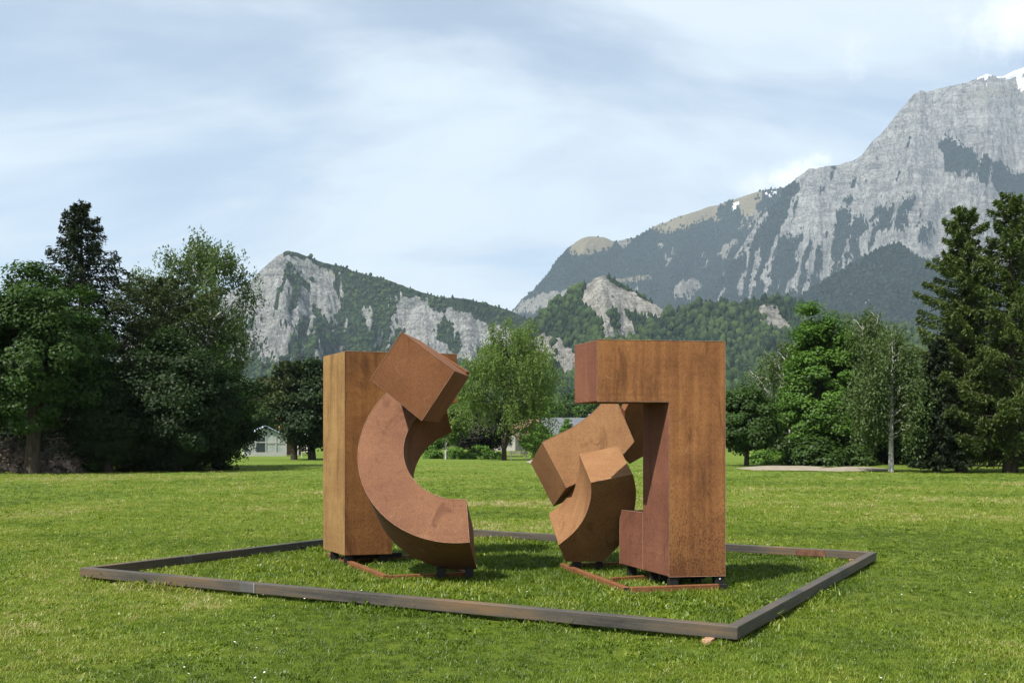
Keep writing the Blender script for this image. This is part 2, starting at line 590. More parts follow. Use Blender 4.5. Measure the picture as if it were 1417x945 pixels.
def mat_mountain(name, rock0, rock1, forest0, forest1, meadow, sc_=1.0):
    t = NT(name)
    g = t.node('ShaderNodeNewGeometry').outputs['Position']
    def mp(k):
        m = t.node('ShaderNodeMapping'); t.l.new(g, m.inputs[0])
        m.inputs['Scale'].default_value = k
        return m.outputs[0]
    s = sc_ / 100.0
    strata = t.noise(mp((0.5 * s, 0.5 * s, 3.0 * s)), 2.2, 7, 0.65, 0.8)
    gull = t.noise(mp((2.6 * s, 1.4 * s, 0.5 * s)), 2.0, 7, 0.68, 0.6)
    fine = t.noise(mp((6 * s, 6 * s, 6 * s)), 2.2, 7, 0.7)
    rv = t.math('ADD', t.math('MULTIPLY', strata, 0.4), t.math('ADD', t.math('MULTIPLY', gull, 0.35), t.math('MULTIPLY', fine, 0.25)))
    rock = t.ramp(rv, [(0.40, rock0), (0.49, tuple((a + b) / 2 for a, b in zip(rock0, rock1))), (0.58, rock1)])
    crack = t.rng(t.math('ABSOLUTE', t.math('SUBTRACT', t.noise(mp((3.4 * s, 3.4 * s, 0.7 * s)), 1.3, 6, 0.62, 1.2), 0.5)), 0.0, 0.035, 0.75, 0.0)
    rock = t.mix(crack, rock, tuple(c * 0.55 for c in rock0))
    fn = t.noise(mp((5 * s, 5 * s, 5 * s)), 2.6, 5, 0.6)
    forest = t.ramp(fn, [(0.34, forest0), (0.66, forest1)])
    fm = t.rng(t.math('ADD', t.attr('forest'), t.math('MULTIPLY', t.math('SUBTRACT', fine, 0.5), 0.55)), 0.42, 0.56)
    mm = t.rng(t.math('ADD', t.attr('meadow'), t.math('MULTIPLY', t.math('SUBTRACT', fine, 0.5), 0.5)), 0.35, 0.65)
    sm = t.rng(t.math('ADD', t.attr('snow'), t.math('MULTIPLY', t.math('SUBTRACT', fine, 0.5), 0.5)), 0.46, 0.54)
    col = t.mix(mm, rock, t.mix(fn, meadow, tuple(c * 0.75 for c in meadow)))
    col = t.mix(fm, col, forest)
    col = t.mix(sm, col, (0.82, 0.84, 0.87))
    hgt = t.math('ADD', t.math('MULTIPLY', gull, 1.0), t.math('MULTIPLY', fine, 0.9))
    t.principled(col, 0.95, 0.05, hgt, 0.8, 26.0 / sc_)
    return t.m


RNG = np.random.default_rng(11)


def mountain(name, label, prof, px0, px1, ncol, yn_ridge, yn0, nrow, ynback, nback, amp, gw, cover, mat, seed, jag=1.5, pw=1.0, spurs=()):
    """terrain grid in polar rows about the valley; ridge follows the profile (photograph px) at depth yn_ridge.
    amp: erosion depth in metres, gw: gully width in metres"""
    px = np.linspace(px0, px1, ncol)
    rp = profile(prof, px)
    rp = rp + jag * fbm(px / 14.0, px * 0 + seed, None, 5, seed, 0.62)
    yr = yn_ridge * (1 + 0.05 * fbm(px / 160.0, px * 0, None, 3, seed + 3))
    t = np.concatenate([np.linspace(0, 1, nrow), 1 + np.linspace(0, 1, nback + 1)[1:]])
    T, PX = np.meshgrid(t, px, indexing='ij')
    YR = np.broadcast_to(yr, T.shape); RP = np.broadcast_to(rp, T.shape)
    front = T <= 1
    Yn = np.where(front, yn0 + (YR - yn0) * np.clip(T, 0, 1), YR + (ynback - YR) * np.clip(T - 1, 0, 1))
    H = np.maximum((HY - RP) / 1150.0 * YR + EYE, 2.0)
    shp = np.clip(T, 0, 1) ** pw
    Z = np.where(front, H * shp, H * (1 - np.clip(T - 1, 0, 1)) ** 1.3)
    X = (PX - HX) / 1150.0 * Yn
    Y = Yn * S
    # gullies running down the fall line, broad buttresses, small ledges
    env = np.clip(T, 0, 1) * (1 - np.clip(T, 0, 1) ** 6) * front + (T > 1) * 0.6 * np.clip((T - 1) * 3, 0, 1)
    Xr = X * (YR / Yn)
    wx, wy = fbm(Xr / (gw * 1.6), Y / (gw * 1.6), None, 3, seed + 9), fbm(Xr / (gw * 1.6), Y / (gw * 1.6), None, 3, seed + 19)
    er = ridged(Xr / gw + 0.9 * wx, Y / (gw * 1.9) + 0.9 * wy, 6, seed + 1, 0.58)
    br = fbm(Xr / (gw * 3.5), Y / (gw * 3), None, 4, seed + 2)
    led = fbm(X / (gw * 0.5), Y / (gw * 0.5), Z / (gw * 0.25), 4, seed + 4)
    Z = Z - env * amp * (0.42 * (1 - er) + 0.5 * (0.5 - br)) - env * amp * 0.20 * led
    # rock spurs: sharp-crested buttresses leaning down the face
    pxw = PX + 9 * wx + 5 * vnoise(PX / 9.0, T * 14, None, seed + 23)
    for (pt, pb_, w_, a_) in spurs:
        k_ = np.clip(1 - np.abs(pxw - (pb_ + (pt - pb_) * T)) / (w_ * (1.35 - 0.6 * T)), 0, 1)
        Z = Z + env * front * a_ * (k_ - 0.35)
    # cliff bands: the face steepens and eases along the bedding
    bd = Z + 0.10 * X + 0.6 * gw * wx
    Z = Z + env * front * 0.10 * gw * np.sin(bd / (gw * 0.16)) * (0.4 + 0.6 * np.clip(wy + 0.5, 0, 1))
    # never let the eroded face rise above the ridge line seen from the valley
    lim = (HY - RP) / 1150.0 * Yn + EYE - 0.5
    Z = np.where(front & (T < 1), np.minimum(Z, lim), Z)
    Z = np.maximum(Z, -3.0)
    py = HY - (Z - EYE) * 1150.0 / Yn
    wob = fbm(X / (gw * 0.6), Y / (gw * 0.6), Z / (gw * 0.6), 5, seed + 6, 0.6)
    cov = cover(PX, py, T, RP, er, wob, X, Y, Z)
    V = np.stack([X, Y, Z], -1).reshape(-1, 3)
    nr, nc = T.shape
    idx = np.arange(nr * nc).reshape(nr, nc)
    Q = np.stack([idx[:-1, :-1], idx[:-1, 1:], idx[1:, 1:], idx[1:, :-1]], -1).reshape(-1, 4)
    me = np_mesh(name, V, Q, mat, {k: cov[k] for k in ('forest', 'meadow', 'snow')}, smooth=False)
    o = bpy.data.objects.new(name, me)
    link(o); tag(o, label, kind='structure')
    return dict(X=X, Y=Y, Z=Z, forest=cov['forest'], prob=soft(cov['forest'] > 0.5, 7), T=T, py=py, PX=PX)


def soft(mask, k=2):
    m = mask.astype(float)
    for _ in range(k):
        m2 = m.copy()
        m2[1:-1, 1:-1] = (m[1:-1, 1:-1] * 2 + m[:-2, 1:-1] + m[2:, 1:-1] + m[1:-1, :-2] + m[1:-1, 2:]) / 6
        m = m2
    return m


def polys(px, py, wob, lst, w=10):
    x = px + wob * w; y = py + np.roll(wob, 7, 1) * w
    m = np.zeros(px.shape, bool)
    for p in lst: m |= inpoly(x, y, p)
    return m


ZERO = lambda a: np.zeros(a.shape)

# --- left crag
PL = [(150, 470), (230, 440), (300, 415), (340, 393), (372, 365), (386, 353), (396, 347), (412, 350), (440, 361), (470, 368), (500, 378), (540, 388),
      (575, 401), (610, 411), (650, 414), (690, 425), (712, 433), (740, 445), (790, 470), (860, 505)]


def cov_left(px, py, T, RP, er, wob, X, Y, Z):
    d = py - RP
    streak = fbm(X / 30.0, Y / 260.0, None, 4, 91, 0.6) + 0.3 * wob
    rim = d < (5 + np.clip((px - 400) / 18.0, 0, 17)) * (1 + 1.4 * wob)
    rim &= px > 392
    fp = polys(px, py, wob, [
        [(468, 372), (545, 392), (562, 425), (552, 455), (560, 500), (440, 505), (446, 470), (474, 440), (484, 410)],
        [(398, 510), (404, 470), (420, 440), (440, 424), (452, 448), (468, 480), (470, 512)],
        [(402, 376), (420, 384), (440, 404), (436, 412), (414, 396)],
        [(466, 384), (486, 392), (480, 440), (466, 470), (468, 420)],
        [(386, 446), (404, 440), (408, 456), (392, 462)],
        [(600, 452), (616, 440), (630, 456), (640, 474), (622, 490)],
        [(640, 424), (720, 438), (720, 452), (660, 444)],
        [(330, 500), (800, 500), (800, 620), (330, 620)]], 16)
    fp |= (px > 545) & (wob > 0.36) & (d > 10)
    fp |= (streak > 0.30) & (d > 14) & (px < 470)
    stk = fbm((px + 0.15 * py) / 7.0 + 1.0 * wob, py / 45.0, None, 4, 73, 0.62)
    fp &= ~((stk > 0.30) & (wob < 0.35) & (py < 500))
    hole = polys(px, py, wob, [[(500, 430), (512, 424), (520, 446), (508, 452)], [(545, 412), (566, 418), (560, 445), (548, 440)]], 8)
    f = (rim | fp) & ~hole
    return dict(forest=soft(f, 1), meadow=0.5 * soft(polys(px, py, wob, [[(430, 366), (470, 372), (478, 400), (450, 380)]]), 2) + 0 * px, snow=ZERO(px))


mm_left = mat_mountain('crag_rock', (0.12, 0.124, 0.122), (0.42, 0.42, 0.395), (0.012, 0.024, 0.012), (0.036, 0.060, 0.022), (0.28, 0.26, 0.15), 1.0)
SP_L = [(398, 362, 40, 120), (450, 424, 26, 90), (510, 486, 26, 70), (590, 596, 28, 70), (648, 640, 26, 60), (340, 320, 40, 100)]
A_left = mountain('rocky_crag', 'grey limestone crag with wooded crest above the park trees', PL, 140, 870, 620, 2100, 1150, 230, 2700, 16, 210, 75, cov_left, mm_left, 21, 2.4, 0.9, SP_L)

# --- far alpine shoulder
PA = [(560, 640), (640, 520), (690, 455), (712, 428), (722, 415), (740, 400), (758, 378), (772, 358), (790, 340), (803, 331), (818, 327), (836, 329), (852, 334), (880, 329), (905, 314),
      (930, 303), (960, 293), (1000, 281), (1030, 270), (1052, 265), (1078, 262), (1110, 255), (1150, 262), (1250, 300), (1400, 330), (1600, 380)]


def cov_alp(px, py, T, RP, er, wob, X, Y, Z):
    d = py - RP
    f = np.ones(px.shape, bool)
    hi = (wob > -0.12) & polys(px, py, wob, [[(900, 300), (960, 285), (1090, 250), (1120, 260), (1060, 292), (1030, 300), (980, 306), (930, 322), (900, 322)]], 10)
    md = polys(px, py, wob, [[(784, 350), (792, 338), (818, 324), (852, 332), (846, 346), (800, 354)], [(850, 388), (900, 380), (905, 386), (856, 394)]], 5)
    rk = polys(px, py, wob, [[(712, 436), (722, 420), (760, 404), (792, 398), (796, 404), (770, 422), (745, 436)],
                             [(925, 402), (945, 390), (962, 386), (972, 398), (958, 412), (930, 410)], [(990, 412), (1004, 402), (1010, 416)],
                             [(850, 330), (880, 334), (860, 344)], [(905, 342), (916, 334), (918, 346)],
                             [(990, 352), (1016, 330), (1024, 334), (1000, 360)]], 9)
    stk = fbm((px + 0.5 * py) / 9.0 + 1.2 * wob, py / 60.0, None, 4, 71, 0.62)
    rk |= (stk > 0.34) & (wob > -0.15) & (px > 860)
    f &= ~(hi | md | rk)
    sn = polys(px, py, wob, [[(1010, 284), (1022, 278), (1024, 284), (1014, 290)], [(1058, 268), (1074, 264), (1074, 269), (1062, 272)]], 3)
    return dict(forest=soft(f, 1), meadow=soft(md | hi, 1), snow=soft(sn, 0))


mm_alp = mat_mountain('alp_rock', (0.16, 0.15, 0.135), (0.33, 0.31, 0.265), (0.009, 0.016, 0.013), (0.024, 0.036, 0.024), (0.27, 0.23, 0.14), 0.45)
SP_A = [(806, 770, 44, 190), (880, 850, 34, 150), (950, 918, 34, 170), (1030, 985, 36, 190)]
A_alp = mountain('alpine_shoulder', 'long wooded mountain shoulder with a pale summit meadow', PA, 540, 1420, 620, 5200, 3000, 200, 6400, 14, 420, 190, cov_alp, mm_alp, 33, 2.4, 0.95, SP_A)

# --- the great limestone peak
PM = [(880, 560), (940, 470), (985, 402), (1020, 350), (1050, 305), (1075, 278), (1088, 258), (1102, 246), (1118, 235), (1135, 231), (1162, 229), (1180, 222), (1193, 214),
      (1206, 198), (1222, 182), (1236, 164), (1252, 146), (1266, 130), (1274, 126), (1290, 126), (1310, 121), (1340, 114), (1360, 105), (1366, 102), (1374, 106), (1388, 104), (1402, 98), (1417, 92),
      (1470, 70), (1540, 82), (1640, 60), (1760, 110)]


def cov_main(px, py, T, RP, er, wob, X, Y, Z):
    streak = fbm((px + 0.22 * py) / 8.0 + 1.2 * wob, py / 75.0, None, 4, 77, 0.62)
    f = polys(px, py, wob, [
        [(1302, 198), (1322, 196), (1350, 212), (1385, 228), (1417, 246), (1520, 280), (1520, 330), (1417, 286), (1400, 280), (1376, 258), (1336, 240), (1304, 236)],
        [(1150, 306), (1168, 288), (1178, 314), (1196, 296), (1204, 308), (1190, 330), (1186, 352), (1150, 356)],
        [(985, 400), (1010, 362), (1052, 322), (1064, 330), (1030, 372), (1012, 408)],
        [(1200, 312), (1262, 262), (1268, 272), (1240, 312), (1206, 330)],
        [(1084, 262), (1096, 248), (1106, 262), (1074, 320), (1040, 350), (1020, 352)],
        [(1164, 268), (1176, 272), (1172, 284), (1160, 280)],
        [(1242, 300), (1262, 296), (1256, 316), (1240, 312)], [(1272, 312), (1286, 318), (1284, 334), (1270, 326)]], 18)
    band = polys(px, py, wob, [[(1050, 332), (1160, 316), (1200, 330), (1185, 376), (1150, 400), (1110, 420), (1040, 420), (990, 410), (1000, 372)]], 12)
    f |= band & (streak > -0.06)
    f |= polys(px, py, wob, [[(940, 410), (1060, 392), (1100, 410), (1180, 400), (1300, 380), (1700, 420), (1700, 640), (880, 640)]], 14) & (streak > -0.24)
    f &= streak > -0.34
    f |= (wob > 0.22) & (py > 175) & (px < 1330) & (streak > 0.16)
    md = polys(px, py, wob, [[(1300, 118), (1417, 110), (1600, 130), (1600, 180), (1417, 170), (1340, 150), (1296, 140)]], 12) & (wob > -0.1)
    sn = polys(px, py, wob, [[(1352, 110), (1364, 102), (1372, 104), (1366, 110)], [(1376, 106), (1404, 96), (1470, 70), (1560, 80), (1560, 96), (1440, 98), (1404, 106), (1385, 109)],
                             [(1406, 110), (1417, 106), (1430, 118), (1416, 128), (1410, 124)]], 4)
    sn |= (wob > 0.52) & (py < 150) & (px > 1290)
    return dict(forest=soft(f, 1), meadow=0.45 * soft(md, 2), snow=soft(sn, 0))


mm_main = mat_mountain('peak_rock', (0.14, 0.14, 0.137), (0.41, 0.405, 0.385), (0.008, 0.014, 0.012), (0.022, 0.032, 0.022), (0.33, 0.29, 0.20), 0.5)
SP_M = [(1272, 1120, 58, 420), (1370, 1318, 50, 330), (1195, 1070, 40, 260), (1126, 1010, 38, 260), (1460, 1420, 60, 350), (1310, 1215, 30, 200), (1560, 1540, 60, 300)]
A_main = mountain('limestone_peak', 'towering pale grey limestone peak with snow on its crest', PM, 860, 1780, 720, 4300, 2500, 300, 5600, 14, 420, 150, cov_main, mm_main, 45, 3.2, 0.95, SP_M)

# --- blue wooded spur under the peak
PS = [(960, 560), (1020, 480), (1080, 428), (1110, 408), (1140, 390), (1170, 372), (1195, 356), (1215, 346), (1234, 338), (1248, 340), (1262, 350), (1285, 362), (1320, 368), (1380, 380), (1480, 360), (1640, 400)]


def cov_all(px, py, T, RP, er, wob, X, Y, Z):
    return dict(forest=soft(np.where(wob > 0.55, 0, 1) > 0.5, 1), meadow=ZERO(px), snow=ZERO(px))


A_spur = mountain('wooded_spur', 'dark blue wooded spur at the foot of the peak', PS, 950, 1660, 420, 2900, 1900, 130, 3500, 10, 150, 130, cov_all, mm_alp, 57, 2.5, 0.95)

# --- green foothills with pale crags
PF = [(560, 610), (640, 560), (690, 500), (712, 470), (740, 440), (765, 418), (792, 404), (812, 394), (824, 384), (834, 381), (848, 385), (866, 396), (892, 412), (918, 428), (936, 432),
      (958, 424), (980, 417), (1000, 420), (1022, 424), (1044, 416), (1062, 412), (1084, 413), (1104, 420), (1130, 430), (1160, 438), (1200, 446), (1250, 450), (1300, 470), (1380, 480), (1500, 470), (1640, 500)]


def cov_foot(px, py, T, RP, er, wob, X, Y, Z):
    rk = polys(px, py, wob, [
        [(812, 396), (824, 383), (836, 381), (852, 392), (880, 406), (906, 420), (928, 436), (906, 442), (880, 434), (860, 426), (872, 446), (884, 470), (832, 470), (828, 446), (816, 430), (802, 420)],
        [(1046, 432), (1058, 424), (1074, 426), (1090, 438), (1098, 456), (1086, 464), (1066, 452), (1050, 442)],
        [(728, 470), (752, 462), (778, 474), (802, 496), (800, 518), (762, 512), (738, 492)],
        [(1002, 420), (1012, 416), (1016, 424)]], 9)
    inner = polys(px, py, wob, [[(838, 386), (852, 390), (878, 404), (866, 404)], [(846, 430), (858, 440), (852, 460), (842, 446)]], 6)
    f = ~rk | inner | ((wob > 0.42))
    return dict(forest=soft(f, 1), meadow=ZERO(px), snow=ZERO(px))


mm_foot = mat_mountain('foothill_rock', (0.13, 0.125, 0.112), (0.44, 0.42, 0.37), (0.012, 0.024, 0.012), (0.036, 0.060, 0.022), (0.2, 0.22, 0.1), 1.6)
SP_F = [(832, 850, 40, 50), (910, 900, 36, 40), (980, 990, 40, 45), (1060, 1070, 36, 50), (770, 750, 36, 40), (1140, 1150, 40, 40)]
A_foot = mountain('wooded_foothills', 'green wooded foothills broken by pale crags', PF, 550, 1660, 720, 1450, 620, 210, 1900, 12, 85, 60, cov_foot, mm_foot, 68, 1.6, 0.9, SP_F)

# ------------------------------------------------------------------ far forest: one low-poly crown per tree, one object per slope
def crown_template(rng, conifer):
    """small closed lumpy crown: rings of 6"""
    if conifer:
        prof = [(0.0, 0.10), (0.12, 0.50), (0.45, 0.36), (0.75, 0.18), (1.0, 0.0)]
    else:
        prof = [(0.0, 0.22), (0.25, 0.52), (0.6, 0.54), (0.87, 0.30), (1.0, 0.0)]
    n = 6
    vs = []
    for z, r in prof[:-1]:
        for k in range(n):
            a = 2 * math.pi * (k + rng.uniform(-.25, .25)) / n
            rr = r * rng.uniform(0.75, 1.2)
            vs.append((rr * math.cos(a), rr * math.sin(a), z + rng.uniform(-.05, .05)))
    vs.append((0, 0, 1.0))
    fs = []
    for i in range(len(prof) - 2):
        for k in range(n):
            a, b = i * n + k, i * n + (k + 1) % n
            fs.append((a, b, b + n)); fs.append((a, b + n, a + n))
    top = len(vs) - 1; base = (len(prof) - 2) * n
    for k in range(n):
        fs.append((base + k, base + (k + 1) % n, top))
    return np.array(vs), np.array(fs)


def mat_farwood(name, c0, c1):
    t = NT(name)
    g = t.node('ShaderNodeNewGeometry').outputs['Position']
    m = t.node('ShaderNodeMapping'); t.l.new(g, m.inputs[0]); m.inputs['Scale'].default_value = (0.35, 0.35, 0.35)
    v = t.noise(m.outputs[0], 1.0, 4, 0.7)
    a = t.math('ADD', t.math('MULTIPLY', t.attr('tint'), 0.7), t.math('MULTIPLY', v, 0.3))
    t.principled(t.ramp(a, [(0.1, c0), (0.9, c1)]), 0.95, 0.0, v, 1.0, 1.5)
    return t.m


def far_forest(name, label, A, n, hmin, hmax, conf_frac, mat, seed, pymax=600, tmax=1.02, pxr=(-100, 1500)):
    rng = np.random.default_rng(seed)
    tm = [crown_template(rng, True) for _ in range(4)] + [crown_template(rng, False) for _ in range(4)]
    T, fo, py, PX = A['T'], A['prob'], A['py'], A['PX']
    # weight by forest cover and by what can be seen
    ok = np.where(fo[:-1, :-1] > 0.12, fo[:-1, :-1] ** 1.7, 0) * ( (T[:-1, :-1] <= tmax) & (py[:-1, :-1] < pymax) & (PX[:-1, :-1] > pxr[0]) & (PX[:-1, :-1] < pxr[1]))
    # area weight of the cell in the picture plus a floor
    dpy = np.abs(py[1:, :-1] - py[:-1, :-1]) + 0.15
    w = (ok * np.minimum(dpy, 4)).ravel()
    if w.sum() == 0: return None
    cell = rng.choice(len(w), n, p=w / w.sum())
    r, c = np.unravel_index(cell, ok.shape)
    a, b = rng.random(n), rng.random(n)
    def bil(G):
        return (G[r, c] * (1 - a) * (1 - b) + G[r + 1, c] * a * (1 - b) + G[r, c + 1] * (1 - a) * b + G[r + 1, c + 1] * a * b)
    P = np.stack([bil(A['X']), bil(A['Y']), bil(A['Z'])], 1)
    h = hmin + (hmax - hmin) * rng.random(n) ** 1.6
    con = (rng.random(n) + 0.5 * fbm(P[:, 0] / 120, P[:, 1] / 120, None, 2, seed)) < conf_frac
    kind = np.where(con, rng.integers(0, 4, n), rng.integers(4, 8, n))
    tint = np.clip(np.where(con, 0.10, 0.50) + rng.normal(0, 0.20, n) + 0.25 * fbm(P[:, 0] / 90, P[:, 1] / 90, None, 2, seed + 1), 0, 1)
    ang = rng.random(n) * 6.283
    Vs, Fs, Ts, off = [], [], [], 0
    for k in range(8):
        sel = np.where(kind == k)[0]
        if len(sel) == 0: continue
        tv, tf = tm[k]
        wd = h[sel] * (0.85 if k < 4 else 1.0) * rng.uniform(0.8, 1.15, len(sel)) * (0.75 if k < 4 else 0.85)
        ca, sa = np.cos(ang[sel])[:, None], np.sin(ang[sel])[:, None]
        vx = (tv[None, :, 0] * ca - tv[None, :, 1] * sa) * wd[:, None] + P[sel, 0][:, None]
        vy = (tv[None, :, 0] * sa + tv[None, :, 1] * ca) * wd[:, None] + P[sel, 1][:, None]
        vz = tv[None, :, 2] * h[sel][:, None] + P[sel, 2][:, None] - 0.12 * h[sel][:, None]
        Vs.append(np.stack([vx, vy, vz], -1).reshape(-1, 3))
        Fs.append((tf[None] + (off + np.arange(len(sel)) * len(tv))[:, None, None]).reshape(-1, 3))
        Ts.append(np.repeat(tint[sel], len(tv)))
        off += len(sel) * len(tv)
    o = bpy.data.objects.new(name, np_mesh(name, np.concatenate(Vs), np.concatenate(Fs), mat, {'tint': np.concatenate(Ts)}, smooth=False))
    link(o); tag(o, label, 'forest', kind='stuff')
    return o


fw_near = mat_farwood('foothill_wood', (0.010, 0.022, 0.013), (0.060, 0.092, 0.026))
fw_far = mat_farwood('mountain_wood', (0.007, 0.013, 0.012), (0.028, 0.042, 0.026))
far_forest('foothill_forest', 'mixed green forest covering the foothills', A_foot, 26000, 6, 17, 0.52, fw_near, 3, pxr=(640, 1500))
far_forest('crag_forest', 'forest on the crest and ledges of the left crag', A_left, 15000, 5, 14, 0.55, fw_near, 4, pxr=(300, 800))
far_forest('shoulder_forest', 'dark conifer forest on the long mountain shoulder', A_alp, 14000, 12, 22, 0.8, fw_far, 5, pxr=(690, 1130), pymax=450)
far_forest('peak_forest', 'dark conifer strips clinging to the limestone peak', A_main, 11000, 11, 22, 0.9, fw_far, 6, pxr=(980, 1480), pymax=460)
far_forest('spur_forest', 'dark blue forest on the spur below the peak', A_spur, 12000, 10, 18, 0.75, fw_far, 7, pxr=(1050, 1480), pymax=480)

# ------------------------------------------------------------------ haze: even thin air round everything
def haze_box():
    x0, x1, y0, y1, z0, z1 = -7000, 7000, -60, 7900, -6, 2450
    vs = [(x0, y0, z0), (x1, y0, z0), (x1, y1, z0), (x0, y1, z0), (x0, y0, z1), (x1, y0, z1), (x1, y1, z1), (x0, y1, z1)]
    fs = [(0, 3, 2, 1), (4, 5, 6, 7), (0, 1, 5, 4), (1, 2, 6, 5), (2, 3, 7, 6), (3, 0, 4, 7)]
    t = NT('thin_haze')
    pv = t.node('ShaderNodeVolumePrincipled')
    pv.inputs['Color'].default_value = (0.66, 0.84, 1.0, 1)
    pv.inputs['Density'].default_value = 0.000056
    pv.inputs['Anisotropy'].default_value = 0.0
    t.l.new(pv.outputs[0], t.out.inputs['Volume'])
    o = mesh_obj('haze', vs, fs, t.m)
    tag(o, 'thin bluish mountain air over the valley', 'haze', kind='stuff')
    return o


HAZE = True
if HAZE: haze_box()

# ------------------------------------------------------------------ sculptures
def plane_hit(px, py, p0, n):
    """photograph ray through (px,py) with the plane through p0 with normal n (world)"""
    o = Vector((0, 0, EYE)); d = Vector(((px - HX) / F, 1.0, (HY - py) / F))
    return o + d * ((p0 - o).dot(n) / d.dot(n))


def prism(name, front, ext, mat, parent, bw=0.006, smooth=False):
    """closed prism: front polygon (world points, clockwise seen from the viewer) extruded by ext"""
    n = len(front)
    vs = [Vector(p) for p in front] + [Vector(p) + ext for p in front]
    fs = [tuple(range(n)), tuple(range(2 * n - 1, n - 1, -1))]
    for i in range(n):
        j = (i + 1) % n
        fs.append((i, i + n, j + n, j))
    o = mesh_obj(name, vs, fs, mat, parent)
    import bmesh
    bm = bmesh.new(); bm.from_mesh(o.data)
    bmesh.ops.recalc_face_normals(bm, faces=bm.faces[:]); bm.to_mesh(o.data); bm.free()
    if bw: bevel(o, bw, 2)
    return o


def box_pts(name, c, ux, uy, uz, mat, parent, bw=0.004):
    """box from base-centre c with half axes ux, uy and full height vector uz"""
    c, ux, uy, uz = map(Vector, (c, ux, uy, uz))
    b = [c - ux - uy, c + ux - uy, c + ux + uy, c - ux + uy]
    vs = b + [p + uz for p in b]
    fs = [(3, 2, 1, 0), (4, 5, 6, 7), (0, 1, 5, 4), (1, 2, 6, 5), (2, 3, 7, 6), (3, 0, 4, 7)]
    o = mesh_obj(name, vs, fs, mat, parent)
    if bw: bevel(o, bw, 1)
    return o


def rail(name, a, b, w, z0, z1, mat, parent, bw=0.004):
    a = Vector((a[0], a[1], z0)); b = Vector((b[0], b[1], z0))
    d = (b - a); L = d.length; d.normalize()
    s = Vector((-d.y, d.x, 0)) * (w / 2)
    return box_pts(name, (a + b) / 2, d * (L / 2), s, (0, 0, z1 - z0), mat, parent, bw)


def gpt(px, py, z=0.0):
    yn = 1150.0 * (EYE - z) / (py - HY)
    return Vector((gx(px, yn), yn * S, z))


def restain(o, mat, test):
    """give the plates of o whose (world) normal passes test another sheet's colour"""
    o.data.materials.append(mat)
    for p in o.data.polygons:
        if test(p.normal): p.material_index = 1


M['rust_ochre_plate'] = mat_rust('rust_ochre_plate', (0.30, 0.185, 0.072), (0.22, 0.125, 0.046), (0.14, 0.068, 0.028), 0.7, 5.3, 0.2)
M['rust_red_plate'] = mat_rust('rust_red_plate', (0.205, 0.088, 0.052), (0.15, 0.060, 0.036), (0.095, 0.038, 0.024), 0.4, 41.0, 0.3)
M['weld'] = mat_plain('ground_weld', (0.23, 0.125, 0.078), 0.7, 0.3, 0.35, 20)


def welds(parent, loops, r=0.0035):
    tb = []
    import itertools
    V_, Q_, n_ = [], [], 0
    for pts in loops:
        P = [Vector(p) - parent.location for p in pts]
        for a, b in zip(P[:-1], P[1:]):
            d = (b - a)
            if d.length < 1e-4: continue
            d.normalize(); s1 = d.orthogonal().normalized() * r; s2 = d.cross(s1).normalized() * r
            for e in (a - d * r, b + d * r):
                for k in range(6):
                    an = k * math.pi / 3
                    V_.append(tuple(e + s1 * math.cos(an) + s2 * math.sin(an)))
            for k in range(6):
                Q_.append((n_ + k, n_ + (k + 1) % 6, n_ + 6 + (k + 1) % 6, n_ + 6 + k))
            n_ += 12
    o = bpy.data.objects.new('weld_seam', np_mesh('weld_seam', np.array(V_), np.array(Q_), M['weld']))
    link(o, parent)
    return o


# ---- left sculpture
ls = empty('steel_sculpture', gpt(545, 790), 'rusted steel sculpture of a tall post, a tilted box and a C-shaped arc', 'sculpture', 'rusted steel sculptures inside the square border')
A0 = gpt(477, 768.5, 0.14)
B0 = at(454.5, 0, 11.28); B0.z = 0.14
ztop = EYE + (HY - 486) / 1150.0 * (A0.y / S)
u = Vector((0.962, 0.27, 0)).normalized()
v = Vector((B0.x - A0.x, B0.y - A0.y, 0))
def on_front(px):               # point of the post's front plane in column px
    n = Vector((u.y, -u.x, 0))
    p = plane_hit(px, 700, A0, n); return Vector((p.x, p.y, 0))
C0, D0 = on_front(543), on_front(632.5)
zarm = ztop - 0.66
fr = [Vector((A0.x, A0.y, 0.14)), Vector((C0.x, C0.y, 0.14)), Vector((C0.x, C0.y, zarm)), Vector((D0.x, D0.y, zarm)), Vector((D0.x, D0.y, ztop)), Vector((A0.x, A0.y, ztop))]
po = prism('hooked_post', fr[::-1], v * 1.35, M['rust_column'], ls)
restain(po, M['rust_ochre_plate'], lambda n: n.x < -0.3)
welds(ls, [[fr[0], fr[5], fr[4]]])
# weld seam bars down the narrow face
wv = v.normalized()
o_ = Vector((-wv.y, wv.x, 0)); o_ = o_ if o_.x < 0 else -o_
box_pts('weld_seam', Vector((A0.x, A0.y, 0.16)) + v * 0.42 + o_ * -0.002, wv * 0.006, o_ * 0.0045, (0, 0, ztop - 0.2), M['rust_ochre_plate'], ls, 0)

# C-shaped arc: fitted circle in a plane leaning back
cx, cy, cz, tl, yw, R1, R2, LD = -0.586, 11.249, 1.563, 0.525, -0.078, 1.239, 0.699, 0.773
ux = Vector((math.cos(yw), math.sin(yw), 0)); bk = Vector((-math.sin(yw), math.cos(yw), 0))
up = Vector((0, 0, 1)) * math.cos(tl) + bk * math.sin(tl)
nb = bk * math.cos(tl) - Vector((0, 0, 1)) * math.sin(tl)
CC = Vector((cx, cy, cz))


